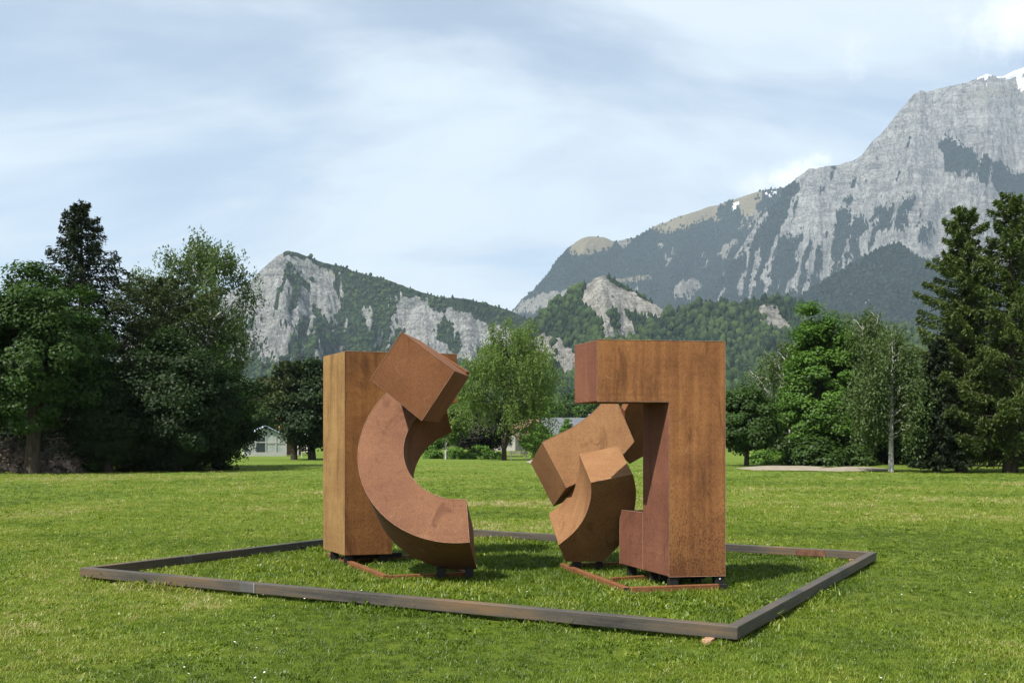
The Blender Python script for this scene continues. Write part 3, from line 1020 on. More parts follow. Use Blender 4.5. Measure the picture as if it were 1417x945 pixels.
def arc_prism(name, C, ex, ey, back, r_out, r_in, a0, a1, length, mat, parent, seg=40, bw=0.006):
    vs, fs = [], []
    for i in range(seg + 1):
        a = math.radians(a0 + (a1 - a0) * i / seg)
        d = ex * math.cos(a) + ey * math.sin(a)
        for (r, k) in ((r_out, 0), (r_in, 0), (r_in, 1), (r_out, 1)):
            vs.append(C + d * r + back * (length * k))
    for i in range(seg):
        b0, b1 = i * 4, i * 4 + 4
        for k in range(4):
            fs.append((b0 + k, b0 + (k + 1) % 4, b1 + (k + 1) % 4, b1 + k))
    fs.append((3, 2, 1, 0)); e = seg * 4
    fs.append((e, e + 1, e + 2, e + 3))
    o = mesh_obj(name, vs, fs, mat, parent)
    import bmesh
    bm = bmesh.new(); bm.from_mesh(o.data)
    bmesh.ops.recalc_face_normals(bm, faces=bm.faces[:])
    # smooth along the curve, crisp at the four long edges
    for ed in bm.edges:
        ed.smooth = ed.calc_face_angle(0) < math.radians(20)
    for f_ in bm.faces: f_.smooth = True
    bm.to_mesh(o.data); bm.free()
    bevel(o, bw, 2)
    return o


for rr in (R1, R2):
    welds(ls, [[CC + (ux * math.cos(math.radians(a)) + up * math.sin(math.radians(a))) * rr for a in np.linspace(112, 277.5, 60)]])
welds(ls, [[CC + (ux * math.cos(math.radians(277.5)) + up * math.sin(math.radians(277.5))) * rr + nb * kk for rr, kk in ((R2, 0), (R1, 0), (R1, LD))]])
arc_prism('curved_arm', CC, ux, up, nb, R1, R2, 112, 277.5, LD, M['rust_arc'], ls)

# tilted box in front of the arc head
cyn = 9.45
cpl = Vector((0, cyn * S, 0)); cn = Vector((0.16, -1, 0)).normalized()
cp0 = at(583, 582, cyn)
cube_px = [(556, 459.5), (629, 513), (583.5, 582), (513, 525)]
front = [plane_hit(a, b, cp0, cn) for a, b in cube_px]
welds(ls, [front + [front[0]]])
prism('tilted_box', front, Vector((0.135, 0.80, -0.01)), M['rust_cube'], ls, 0.008)
slab0 = at(600, 520, cyn + 0.80)
sl = [plane_hit(a, b, slab0, cn) for a, b in [(588, 477.5), (646.5, 514), (604, 580), (548, 540)]]
prism('rear_plate', sl, Vector((0.03, 0.16, 0)), M['rust_cube'], ls, 0.004)

# base frame under the left sculpture
bl, bf, br_ = gpt(456, 771), gpt(534, 803), gpt(650, 798)
b2, b3 = gpt(478, 779), gpt(577, 773)
rail('base_rail', bl, bf, 0.07, 0.0, 0.065, M['rust_rail'], ls)
rail('base_rail', bf + Vector((0.03, 0.0, 0)), br_, 0.06, 0.001, 0.062, M['rust_rail'], ls)
rail('base_rail', b2, b3, 0.05, 0.002, 0.058, M['rust_rail'], ls)
rail('base_rail', b3, br_, 0.05, 0.003, 0.056, M['rust_rail'], ls)
for p in (Vector((A0.x, A0.y, 0)) + u * 0.07 + v * 0.12, Vector((A0.x, A0.y, 0)) + v * 0.85 + u * 0.05, Vector((C0.x, C0.y, 0)) - u * 0.07 + v * 0.2):
    box_pts('support_foot', (p.x, p.y, 0.0), u * 0.055, Vector((-u.y, u.x, 0)) * 0.03, (0, 0, 0.142), M['steel_black'], ls, 0.003)
rail('support_bar', Vector((A0.x, A0.y, 0)) + u * 0.1 + v * 0.5, Vector((C0.x, C0.y, 0)) + u * 0.25 + v * 0.5, 0.05, 0.064, 0.125, M['steel_black'], ls)
ab = CC + ux * 0.03 - up * R1 + nb * (LD - 0.03)
for dx in (0.05, -0.28):
    box_pts('support_foot', (ab.x + dx, ab.y - 0.02, 0.0), (0.05, 0, 0), (0, 0.045, 0), (0, 0, max(0.1, ab.z + 0.02)), M['steel_black'], ls, 0.003)

# ---- right sculpture
rs = empty('steel_sculpture', gpt(890, 800), 'rusted steel sculpture of an angular hook block with two curved bars beneath it', 'sculpture', 'rusted steel sculptures inside the square border')
y0n = 9.07
Q0 = at(926, 798, y0n); zb = Q0.z
u2 = Vector((0.993, 0.12 * S, 0)).normalized()
v2 = Vector((-0.37, 0.93 * S, 0))
n2v = Vector((u2.y, -u2.x, 0))
def fpt(px, py): return plane_hit(px, py, Q0, n2v)
pr, pl = fpt(1003.5, 799), fpt(826.5, 468.5)
zt = (pl.z + fpt(1003.5, 474).z) / 2
zi = fpt(925.5, 556).z
pts = [Vector((pl.x, pl.y, zt)), Vector((pr.x, pr.y, zt)), Vector((pr.x, pr.y, zb)), Vector((Q0.x, Q0.y, zb)), Vector((Q0.x, Q0.y, zi)), Vector((pl.x, pl.y, zi))]
hb = prism('hook_block', pts, v2 * 0.56, M['rust_block'], rs, 0.008)
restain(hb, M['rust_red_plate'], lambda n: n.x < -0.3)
welds(rs, [pts + [pts[0]]])
zf = 0.80
f0 = Vector((Q0.x, Q0.y, 0)) + v2 * 0.557
f1 = Vector((Q0.x, Q0.y, 0)) + v2 * 1.10
foot = [Vector((f1.x, f1.y, zb)), Vector((f1.x, f1.y, zf - 0.16)), Vector((f1.x, f1.y, zf - 0.01)) - v2 * 0.03, Vector((f0.x, f0.y, zf)), Vector((f0.x, f0.y, zb))]
prism('block_foot', foot, u2 * 0.60, M['rust_red_plate'], rs, 0.006)
welds(rs, [foot])


def curve_px(pts, n=6):
    """Catmull-Rom through photograph points"""
    out = []
    P = [pts[0]] + list(pts) + [pts[-1]]
    for i in range(1, len(P) - 2):
        p0, p1, p2, p3 = [np.array(P[i + k], float) for k in (-1, 0, 1, 2)]
        for s_ in np.linspace(0, 1, n, endpoint=False):
            out.append(tuple(0.5 * ((2 * p1) + (-p0 + p2) * s_ + (2 * p0 - 5 * p1 + 4 * p2 - p3) * s_ ** 2 + (-p0 + 3 * p1 - 3 * p2 + p3) * s_ ** 3)))
    out.append(tuple(pts[-1]))
    return out


def z2(x, y): return (720 + x * 0.4235, 440 + y * 0.4235)
def z7(x, y): return (740 + x * 0.1905, 540 + y * 0.1905)


def smooth_prism(o, ang=20):
    import bmesh
    bm = bmesh.new(); bm.from_mesh(o.data)
    for ed in bm.edges: ed.smooth = ed.calc_face_angle(0) < math.radians(ang)
    for f_ in bm.faces: f_.smooth = True
    bm.to_mesh(o.data); bm.free()


# lower curved bar (opening to the left), its flat flank overhanging towards the viewer
extB = Vector((-0.10, 0.52 * S, 0.335))
nB = -extB.normalized()
pB = at(*z2(210, 794), 10.35)
inner = curve_px([z2(231, 537), z2(232, 575), z2(224, 615), z2(205, 660), z2(172, 702), z2(125, 741)])
outer = curve_px([z2(272, 794), z2(325, 738), z2(358, 680), z2(374, 615), z2(377, 560), z2(367, 510)])
polyB = inner + [z2(150, 795)] + outer
frontB = [plane_hit(a, b, pB, nB) for a, b in polyB][::-1]
welds(rs, [frontB + [frontB[0]]], 0.003)
oB = prism('lower_curved_bar', frontB, extB, M['rust_tan'], rs, 0)
smooth_prism(oB); bevel(oB, 0.006, 2)

# upper curved bar rising to the right behind it
extA = Vector((-0.14, 0.50 * S, -0.28))
nA = -extA.normalized()
pA = at(*z7(400, 480), 10.72)
topc = curve_px([z7(55, 375), z7(165, 322), z7(280, 264), z7(385, 192), z7(480, 100), z7(545, 20)])
botc = curve_px([z7(650, 456), z7(560, 530), z7(420, 620), z7(230, 706)], 4)
polyA = topc + [z7(590, 60), z7(640, 180), z7(722, 372)] + botc
frontA = [plane_hit(a, b, pA, nA) for a, b in polyA]
welds(rs, [frontA + [frontA[0]]], 0.003)
oA = prism('upper_curved_bar', frontA, extA, M['rust_tan'], rs, 0)
smooth_prism(oA, 14); bevel(oA, 0.006, 2)

# beam that ties the bars to the block, its underside turned away from the sun
nC = Vector((0.45, -0.72, -0.53)).normalized()
pC = at(*z7(700, 300), 11.2)
polyC = [z7(655, 150), z7(695, 70), z7(830, -20), z7(860, 430), z7(785, 482), z7(690, 536), z7(640, 470), z7(660, 320)]
frontC = [plane_hit(a, b, pC, nC) for a, b in polyC]
prism('tie_beam', frontC, -nC * 0.10, M['rust_cube'], rs, 0.006)

# base frame under the right sculpture
r0, r1, r2 = gpt(778, 786), gpt(867, 820.5), gpt(1003, 816)
rail('base_rail', r0, r1, 0.07, 0.0, 0.065, M['rust_rail'], rs)
rail('base_rail', r1 + Vector((0.03, 0, 0)), r2 + Vector((-0.07, 0, 0)), 0.065, 0.001, 0.066, M['rust_rail'], rs)
rail('base_rail', gpt(846, 806), gpt(896, 802.5), 0.05, 0.002, 0.06, M['rust_rail'], rs)
rail('base_rail', gpt(790, 786), gpt(900, 782), 0.05, 0.002, 0.06, M['rust_rail'], rs)
box_pts('rail_end_plate', r1 + Vector((-0.005, -0.035, 0.002)), (0.03, 0, 0), (0, 0.006, 0), (0, 0, 0.06), M['steel_black'], rs, 0)
box_pts('rail_end_plate', r2 + Vector((-0.02, -0.02, 0.002)), (0.035, 0, 0), (0, 0.03, 0), (0, 0, 0.066), M['steel_black'], rs, 0)
Qg = Vector((Q0.x, Q0.y, 0)); Rg = Vector((pr.x, pr.y, 0)); pe = Vector((-u2.y, u2.x, 0))
for p in (Qg + u2 * 0.06 + pe * 0.06, Rg - u2 * 0.06 + pe * 0.06, Rg - u2 * 0.06 + v2 * 0.45, Qg + u2 * 0.1 + v2 * 0.50, Qg + u2 * 0.1 + v2 * 1.0):
    fo = box_pts('support_foot', (p.x, p.y, 0.0), u2 * 0.05, pe * 0.045, (0, 0, zb + 0.01), M['steel_black'], rs, 0.003)
rail('support_bar', Qg + u2 * 0.05 + v2 * 0.30, Rg - u2 * 0.05 + v2 * 0.30, 0.05, 0.067, 0.125, M['steel_black'], rs)
# bolts on the right front foot
bx = Rg - u2 * 0.055 + pe * 0.013
box_pts('bolt', (bx.x, bx.y, 0.10), u2 * 0.009, pe * 0.006, (0, 0, 0.018), mat_plain('zinc_bolt', (0.55, 0.55, 0.53), 0.4, 0.5), rs, 0.003)
pb = plane_hit(*z2(180, 794), pB, nB)
box_pts('support_foot', (pb.x + 0.02, pb.y + 0.08, 0.0), (0.055, 0, 0), (0, 0.05, 0), (0, 0, pb.z + 0.02), M['steel_black'], rs, 0.003)
pb2 = plane_hit(*z2(262, 794), pB, nB)
box_pts('support_foot', (pb2.x, pb2.y + 0.16, 0.0), (0.04, 0, 0), (0, 0.04, 0), (0, 0, pb2.z + 0.06), M['steel_black'], rs, 0.003)

# ------------------------------------------------------------------ square border of steel beams on the lawn
def mat_border():
    t = NT('dark_border_steel')
    g = t.node('ShaderNodeNewGeometry').outputs['Position']
    def mp(k):
        m = t.node('ShaderNodeMapping'); t.l.new(g, m.inputs[0]); m.inputs['Scale'].default_value = k
        return m.outputs[0]
    big = t.noise(mp((0.9, 0.9, 4)), 1.3, 5, 0.6)
    lay = t.noise(mp((0.7, 0.7, 34)), 1.0, 5, 0.65, 0.5)
    fine = t.noise(mp((1, 1, 1)), 45, 5, 0.7)
    v = t.math('ADD', t.math('MULTIPLY', big, 0.5), t.math('ADD', t.math('MULTIPLY', lay, 0.35), t.math('MULTIPLY', fine, 0.15)))
    col = t.ramp(v, [(0.38, (0.030, 0.029, 0.027)), (0.48, (0.064, 0.057, 0.048)), (0.57, (0.100, 0.074, 0.048)), (0.68, (0.16, 0.090, 0.042))])
    t.principled(col, t.rng(fine, 0.3, 0.7, 0.5, 0.75, False), 0.25, fine, 0.25, 0.004)
    return t.m


M['border'] = mat_border()
M['rust_plate_dark'] = mat_plain('dull_rust_plate', (0.115, 0.058, 0.036), 0.85, 0.15, 0.35, 14)
ZB0, ZB1, BW = 0.045, 0.150, 0.095
Lc, Fc, Rc, Bc = at(110, 0, 9.69), at(1021, 0, 6.57), at(1213, 0, 11.1), at(587, 0, 14.45)
bo_ = empty('steel_border', (Fc.x, Fc.y, 0.0), 'low square border of dark steel beams lying on the lawn around the sculptures', 'border frame')
corners = [Vector((c.x, c.y, 0)) for c in (Lc, Fc, Rc, Bc)]
cen = sum(corners, Vector()) / 4
def inset(i):
    p, a, b = corners[i], corners[i - 1], corners[(i + 1) % 4]
    d1, d2 = (a - p).normalized(), (b - p).normalized()
    sn = d1.cross(d2).length
    return p + (d1 + d2) * (BW / sn)
ins = [inset(i) for i in range(4)]
for i in range(4):
    j = (i + 1) % 4
    oA_, oB_, iB_, iA_ = corners[i], corners[j], ins[j], ins[i]
    eps = (oB_ - oA_).normalized() * 0.002
    ring = [oA_ + eps, oB_ - eps, iB_ - eps, iA_ + eps]
    vs = [Vector((p.x, p.y, ZB0)) for p in ring] + [Vector((p.x, p.y, ZB1)) for p in ring]
    fs = [(3, 2, 1, 0), (4, 5, 6, 7), (0, 1, 5, 4), (1, 2, 6, 5), (2, 3, 7, 6), (3, 0, 4, 7)]
    ob = mesh_obj('beam', vs, fs, M['border'], bo_)
    bevel(ob, 0.006, 2)
mz = mat_plain('weld_steel', (0.075, 0.074, 0.073), 0.5, 0.4)
def joint(i, k, w=0.10):
    j = (i + 1) % 4
    d = (corners[j] - corners[i]).normalized(); nrm = Vector((d.y, -d.x, 0))
    p = corners[i].lerp(corners[j], k)
    if nrm.dot(p - cen) < 0: nrm = -nrm
    box_pts('joint_plate', p + nrm * 0.001 + Vector((0, 0, ZB0 + 0.006)), d * w, nrm * 0.005, (0, 0, ZB1 - ZB0 - 0.012), mz, bo_, 0.002)
    box_pts('weld_bead', p + nrm * 0.004 + d * w + Vector((0, 0, ZB0 + 0.004)), d * 0.008, nrm * 0.007, (0, 0, ZB1 - ZB0 - 0.006), mat_weld, bo_, 0.003)
mat_weld = mat_plain('pale_weld', (0.20, 0.20, 0.195), 0.6, 0.3)
joint(0, 0.335); joint(2, 0.72, 0.06)
dI = (corners[2] - corners[3]).normalized(); nI = Vector((dI.y, -dI.x, 0)); nI = nI if nI.dot(cen - corners[3]) > 0 else -nI
pI = ins[2] - dI * 0.75
box_pts('rust_patch_plate', pI + nI * 0.001 + Vector((0, 0, ZB0 + 0.008)), dI * 0.20, nI * 0.004, (0, 0, ZB1 - ZB0 - 0.018), M['rust_plate_dark'], bo_, 0.001)
dJ = (corners[3] - corners[0]).normalized(); nJ = Vector((dJ.y, -dJ.x, 0)); nJ = nJ if nJ.dot(cen - corners[0]) > 0 else -nJ
pJ = ins[0] + dJ * 1.35
box_pts('joint_plate', pJ + nJ * 0.001 + Vector((0, 0, ZB0 + 0.006)), dJ * 0.06, nJ * 0.005, (0, 0, ZB1 - ZB0 - 0.012), mz, bo_, 0.002)

# timber packing blocks
t = NT('packing_timber')
vv = t.noise(t.coord('Object', (30, 30, 4)), 1.5, 5, 0.6)
t.principled(t.ramp(vv, [(0.3, (0.22, 0.12, 0.07)), (0.7, (0.42, 0.27, 0.17))]), 0.9, 0.1, vv, 0.4, 0.004)
M['timber'] = t.m
def wedge(px, py, w, d, h, label, rz):
    p = gpt(px, py) + Vector((0, 0.05, 0))
    o = empty('timber_block', (p.x, p.y, 0), label, 'wood block', rz=rz)
    del o['label'], o['category']
    bpy.data.objects.remove(o)
    vs = [(-w, -d, -.01), (w, -d, -.01), (w, d, -.01), (-w, d, -.01), (-w * .94, -d * .9, h), (w * .97, -d * .96, h), (w * .95, d * .95, h), (-w, d * .9, h)]
    fs = [(3, 2, 1, 0), (4, 5, 6, 7), (0, 1, 5, 4), (1, 2, 6, 5), (2, 3, 7, 6), (3, 0, 4, 7)]
    ob = mesh_obj('timber_block', vs, fs, M['timber'])
    ob.location = (p.x, p.y, 0); ob.rotation_euler = (0, 0, rz)
    bevel(ob, 0.004, 2)
    tag(ob, label, 'wood block')
wedge(983, 892, 0.040, 0.075, 0.046, 'reddish timber packing block wedged under the front border beam near its corner', -0.5)
wedge(1182, 778, 0.055, 0.05, 0.046, 'pale timber packing block in the grass inside the far border corner', -0.2)

# ------------------------------------------------------------------ trees
def norm(a):
    return a / np.maximum(np.linalg.norm(a, axis=-1, keepdims=True), 1e-6)


def rand_dir(rng, n):
    return norm(rng.normal(size=(n, 3)))


def leaf_quads(P, Nrm, L, Wd, rng, axis=None):
    """diamond leaves: P centres, Nrm normals, L length, Wd width; axis: preferred long direction"""
    n = len(P)
    a = rand_dir(rng, n) if axis is None else axis + 0.35 * rng.normal(size=(n, 3))
    b = norm(np.cross(Nrm, a)); a = norm(np.cross(b, Nrm))
    L = np.broadcast_to(np.asarray(L, float), (n,))[:, None]; Wd = np.broadcast_to(np.asarray(Wd, float), (n,))[:, None]
    V = np.stack([P - a * L * 0.5, P + b * Wd * 0.5 + a * L * 0.05, P + a * L * 0.5, P - b * Wd * 0.5 + a * L * 0.05], 1).reshape(-1, 3)
    Q = np.arange(n * 4).reshape(n, 4)
    return V, Q


class Tubes:
    def __init__(s): s.V, s.Q, s.n = [], [], 0

    def add(s, pts, rad, k=6):
        pts = np.asarray(pts, float); m = len(pts)
        rad = np.broadcast_to(np.asarray(rad, float), (m,))
        tg = norm(np.gradient(pts, axis=0))
        ref = np.where(np.abs(tg[:, 2:3]) > 0.9, np.array([[1.0, 0, 0]]), np.array([[0, 0, 1.0]]))
        b1 = norm(np.cross(tg, ref)); b2 = np.cross(tg, b1)
        ang = np.arange(k) / k * 2 * math.pi
        ring = pts[:, None] + rad[:, None, None] * (np.cos(ang)[None, :, None] * b1[:, None] + np.sin(ang)[None, :, None] * b2[:, None])
        s.V.append(ring.reshape(-1, 3))
        idx = s.n + np.arange(m * k).reshape(m, k)
        nx = np.roll(idx, -1, 1)
        s.Q.append(np.stack([idx[:-1], nx[:-1], nx[1:], idx[1:]], -1).reshape(-1, 4))
        s.n += m * k

    def mesh(s, name, mat): return np_mesh(name, np.concatenate(s.V), np.concatenate(s.Q), mat, smooth=True)


def bend(p0, p1, rng, sag=0.0, n=7, wob=0.06):
    p0, p1 = np.asarray(p0, float), np.asarray(p1, float)
    t_ = np.linspace(0, 1, n)[:, None]
    L = np.linalg.norm(p1 - p0)
    P = p0 + (p1 - p0) * t_
    P[:, 2] += sag * L * (4 * t_ * (1 - t_))[:, 0]
    w = rng.normal(size=(n, 3)) * wob * L * 0.3
    w[0] = 0; w[-1] = 0
    return P + w


def trunk_path(rng, H, lean=0.02, n=10):
    z = np.linspace(0, 1, n)
    off = np.cumsum(rng.normal(size=(n, 2)) * lean * H / n, 0); off[0] = 0
    return np.stack([off[:, 0], off[:, 1], z * H - 0.15 * (z == 0)], 1)


def pt_on(path, t_):
    i = np.clip(t_, 0, 1) * (len(path) - 1); k = int(min(math.floor(i), len(path) - 2)); fr_ = i - k
    return path[k] * (1 - fr_) + path[k + 1] * fr_


def broadleaf(seed, H, cb, rx, nclump, lpc, leaf, mat, bark, trunk_r=0.22, lobes=0.28, clump_r=None, top_pow=1.0, limbs=22, flat=0.62, fill=0.5, aspect=0.7):
    """crown of leafy clumps on a limbed trunk. H height, cb crown base, rx crown radius"""
    rng = np.random.default_rng(seed)
    tb = Tubes(); tp = trunk_path(rng, H * 0.86, 0.05)
    tb.add(tp, trunk_r * np.linspace(1.25, 0.12, len(tp)) ** 1.0, 9)
    d = rand_dir(rng, nclump)
    rr = (fill + (1 - fill) * rng.random(nclump)) ** 0.6
    lob = 1 + lobes * vnoise(d[:, 0] * 1.9 + seed, d[:, 1] * 1.9, d[:, 2] * 1.9, seed) + 0.10 * rng.normal(size=nclump)
    hz = (H - cb) / 2
    C = d * (rr * lob)[:, None] * np.array([rx, rx, hz]) + np.array([0, 0, cb + hz])
    # egg: narrower towards the top, skirt towards the base
    k = np.clip((C[:, 2] - cb) / (H - cb), 0, 1)
    sc_ = 1.0 - 0.38 * k ** (1.5 * top_pow)
    C[:, :2] *= sc_[:, None]
    C[:, :2] += np.array([pt_on(tp, z / (H * 0.86))[:2] for z in C[:, 2]])
    C = C[C[:, 2] > cb * 0.75]
    nclump = len(C)
    cr = (clump_r or rx * 0.17) * rng.uniform(0.65, 1.35, nclump)
    for i in rng.choice(nclump, min(limbs, nclump), replace=False):
        z0 = max(cb * 0.7, min(C[i, 2] - 0.25 * np.linalg.norm(C[i, :2]) - 0.4, H * 0.82))
        p0 = pt_on(tp, z0 / (H * 0.86))
        tb.add(bend(p0, C[i], rng, 0.10), trunk_r * 0.34 * (1 - z0 / H * 0.6) * np.linspace(1, 0.12, 7), 5)
    n = nclump * lpc
    ci = np.repeat(np.arange(nclump), lpc)
    off = rand_dir(rng, n) * (rng.random(n) ** 0.45)[:, None]
    P = C[ci] + off * cr[ci][:, None] * np.array([1, 1, flat])
    out = norm(P - np.array([0, 0, cb + hz * 0.8]))
    Nn = norm(out * 0.55 + off * 0.5 + np.array([0, 0, 0.55]) + rng.normal(size=(n, 3)) * 0.45)
    V, Q = leaf_quads(P, Nn, leaf * rng.uniform(0.7, 1.35, n), leaf * aspect * rng.uniform(0.7, 1.3, n), rng)
    ct = rng.uniform(0, 1, nclump)
    tint = np.clip(0.55 * ct[ci] + 0.45 * rng.random(n), 0, 1)
    return tb.mesh('trunk', bark), np_mesh('crown', V, Q, mat, {'tint': np.repeat(tint, 4)})


def conifer(seed, H, base_r, mat, bark, z0=0.8, nb=150, per=130, droop=0.28, rise=0.05, power=0.8, trunk_r=0.25, leaf=(0.34, 0.10), gap=0.0, hang=0.35, top_thin=0.5, width=0.32, irregular=0.25):
    """whorled boughs with hanging sprays"""
    rng = np.random.default_rng(seed)
    tb = Tubes(); tp = trunk_path(rng, H, 0.012)
    tb.add(tp, trunk_r * np.linspace(1.2, 0.06, len(tp)), 8)
    PP, AX, TI = [], [], []
    for i in range(nb):
        k = (i + rng.random()) / nb
        z = z0 + (H * 0.985 - z0) * k
        rel = 1 - (z - z0) / (H - z0)
        L = base_r * (rel ** power) * rng.uniform(1 - irregular, 1 + irregular * 0.6) + 0.25
        if rng.random() < gap: L *= 0.45
        az = i * 2.39996 + rng.uniform(-.4, .4)
        dr = np.array([math.cos(az), math.sin(az), 0])
        sd = np.array([-dr[1], dr[0], 0])
        b = pt_on(tp, z / H)
        s_ = np.linspace(0, 1, 8)
        up_ = (rise * s_ + 0.10 * s_ ** 3 - droop * s_ ** 1.6) * L * (0.5 + 0.7 * rel) + (1 - rel) * 0.35 * L * s_
        path = b + dr * (L * s_)[:, None]; path[:, 2] += up_
        tb.add(path, 0.05 * trunk_r / 0.25 * (0.4 + rel) * np.linspace(1, 0.12, 8), 4)
        n = int(per * (0.35 + L / base_r))
        t_ = rng.random(n) ** 0.75
        t_ = 0.12 + 0.88 * t_
        base = np.stack([np.interp(t_, s_, path[:, j]) for j in range(3)], 1)
        lat = rng.uniform(-1, 1, n) * width * L * (1.08 - t_) * (0.4 + t_) * 1.6
        dn = -np.abs(rng.normal(size=n)) * hang * (0.35 + 0.5 * rel)
        p = base + sd * lat[:, None] + dr * (np.abs(lat) * 0.35)[:, None]
        p[:, 2] += dn - 0.18 * np.abs(lat) + rng.normal(size=n) * 0.05
        PP.append(p)
        AX.append(dr * 0.7 + sd * np.sign(lat)[:, None] * 0.6 + np.array([0, 0, -0.55]))
        TI.append(np.clip(rng.random() * 0.5 + rng.random(n) * 0.5, 0, 1))
    # leader
    n = 60
    p = np.stack([rng.normal(size=n) * 0.12, rng.normal(size=n) * 0.12, H - rng.random(n) ** 1.5 * 1.6], 1) + np.array([tp[-1, 0], tp[-1, 1], 0])
    PP.append(p); AX.append(np.tile([0.2, 0.2, 0.9], (n, 1))); TI.append(rng.random(n))
    P = np.concatenate(PP); AXc = np.concatenate(AX); TIc = np.concatenate(TI)
    m = P[:, 2] > 0.25
    P, AXc, TIc = P[m], AXc[m], TIc[m]
    n = len(P)
    Nn = norm(rng.normal(size=(n, 3)) * 0.6 + np.array([0, 0, 0.7]))
    V, Q = leaf_quads(P, Nn, leaf[0] * rng.uniform(0.6, 1.4, n), leaf[1] * rng.uniform(0.7, 1.3, n), rng, AXc)
    return tb.mesh('trunk', bark), np_mesh('crown', V, Q, mat, {'tint': np.repeat(TIc, 4)})


def birchlike(seed, H, cb, rx, mat, bark, nlimb=34, strings=26, lps=16, hang=1.6, leaf=0.15, trunk_r=0.16, lean=0.03, limb_r=0.34, asc=0.75, forks=0, clear=0.0):
    """slender trunk, ascending limbs, leaf strings hanging from their outer halves"""
    rng = np.random.default_rng(seed)
    tb = Tubes()
    trunks = [trunk_path(rng, H * 0.93, lean)]
    tb.add(trunks[0], trunk_r * np.linspace(1.2, 0.10, 10), 8)
    for q in range(forks):
        z0 = H * rng.uniform(0.02, 0.2); p0 = pt_on(trunks[0], z0 / (H * 0.93))
        az = rng.random() * 6.28
        p1 = np.array([math.cos(az) * rx * 0.35, math.sin(az) * rx * 0.35, H * rng.uniform(0.78, 0.95)])
        pth = bend(p0, p1, rng, -0.03, 10, 0.05)
        tb.add(pth, trunk_r * 0.8 * np.linspace(1, 0.1, 10), 7); trunks.append(pth)
    PP, TI = [], []
    for i in range(nlimb):
        tp = trunks[i % len(trunks)]
        k = (i + rng.random()) / nlimb
        zt_ = cb + (H * 0.97 - cb) * k
        b = pt_on(tp, min(0.97, max(0.12, (zt_ - 0.22 * (H - cb) * rng.uniform(0.4, 1)) / tp[-1, 2])))
        env = math.sin(math.pi * min(0.98, (0.18 + 0.82 * k) ** 0.8)) ** 0.7 * (1 - 0.2 * k) if k < 0.95 else 0.25
        az = i * 2.39996 + rng.uniform(-.6, .6)
        L = rx * max(0.2, env) * rng.uniform(0.65, 1.15)
        e = np.array([tp[-1, 0] * k + math.cos(az) * L, tp[-1, 1] * k + math.sin(az) * L, b[2] + asc * L * rng.uniform(0.5, 1.1) + 0.3])
        e[2] = min(e[2], H * rng.uniform(0.96, 1.0))
        path = bend(b, e, rng, 0.08, 8, 0.10)
        tb.add(path, trunk_r * limb_r * (1.1 - 0.6 * k) * np.linspace(1, 0.1, 8), 5)
        ns = int(strings * (0.4 + L / rx))
        for j in range(ns):
            t_ = 0.25 + 0.75 * rng.random() ** 0.7
            q = pt_on(path, t_) + rng.normal(size=3) * np.array([0.32, 0.32, 0.22]) * (0.5 + 0.12 * rx)
            hl = hang * rng.uniform(0.25, 1.2)
            if clear and q[1] < 0.2 and abs(q[0]) < clear and q[2] - hl < H * 0.8: continue
            s_ = rng.random(lps)
            drift = rng.normal(size=2) * 0.18 * hl + np.array([math.cos(az), math.sin(az)]) * 0.18 * hl
            p = np.stack([q[0] + drift[0] * s_, q[1] + drift[1] * s_, q[2] + 0.12 - hl * s_], 1) + rng.normal(size=(lps, 3)) * 0.09
            PP.append(p); TI.append(np.clip(rng.random() * 0.6 + rng.random(lps) * 0.4, 0, 1))
    P = np.concatenate(PP); TIc = np.concatenate(TI)
    m = P[:, 2] > 0.3
    P, TIc = P[m], TIc[m]; n = len(P)
    Nn = norm(rng.normal(size=(n, 3)) + np.array([0, -0.1, 0.45]))
    V, Q = leaf_quads(P, Nn, leaf * rng.uniform(0.7, 1.4, n), leaf * 0.62 * rng.uniform(0.7, 1.3, n), rng, np.tile([0.0, 0, -1.0], (n, 1)))
    return tb.mesh('trunk', bark), np_mesh('crown', V, Q, mat, {'tint': np.repeat(TIc, 4)})


def put_tree(name, meshes, x, y, label, cat='tree', group=None, rz=0.0, sxy=1.0, sz=1.0):
    e = empty(name, (x, y, gz(x, y)), label, cat, group, rz)
    e.scale = (sxy, sxy, sz)
    for nm, me in zip(('trunk', 'crown'), meshes):
        link(bpy.data.objects.new(nm, me), e)
    return e


def base(px, py):
    yn = gy(py); return gx(px, yn), yn * S, yn


def hgt(py_top, yn): return EYE + (HY - py_top) / 1150.0 * yn
def wid(dpx, yn): return dpx / 1150.0 * yn


TREES = []
def T_(name, meshes, px, yn, label, group=None, rz=0.0, s=1.0, sz=None, cat='tree'):
    return put_tree(name, meshes, gx(px, yn), yn * S, label, cat, group, rz, s, sz or s)


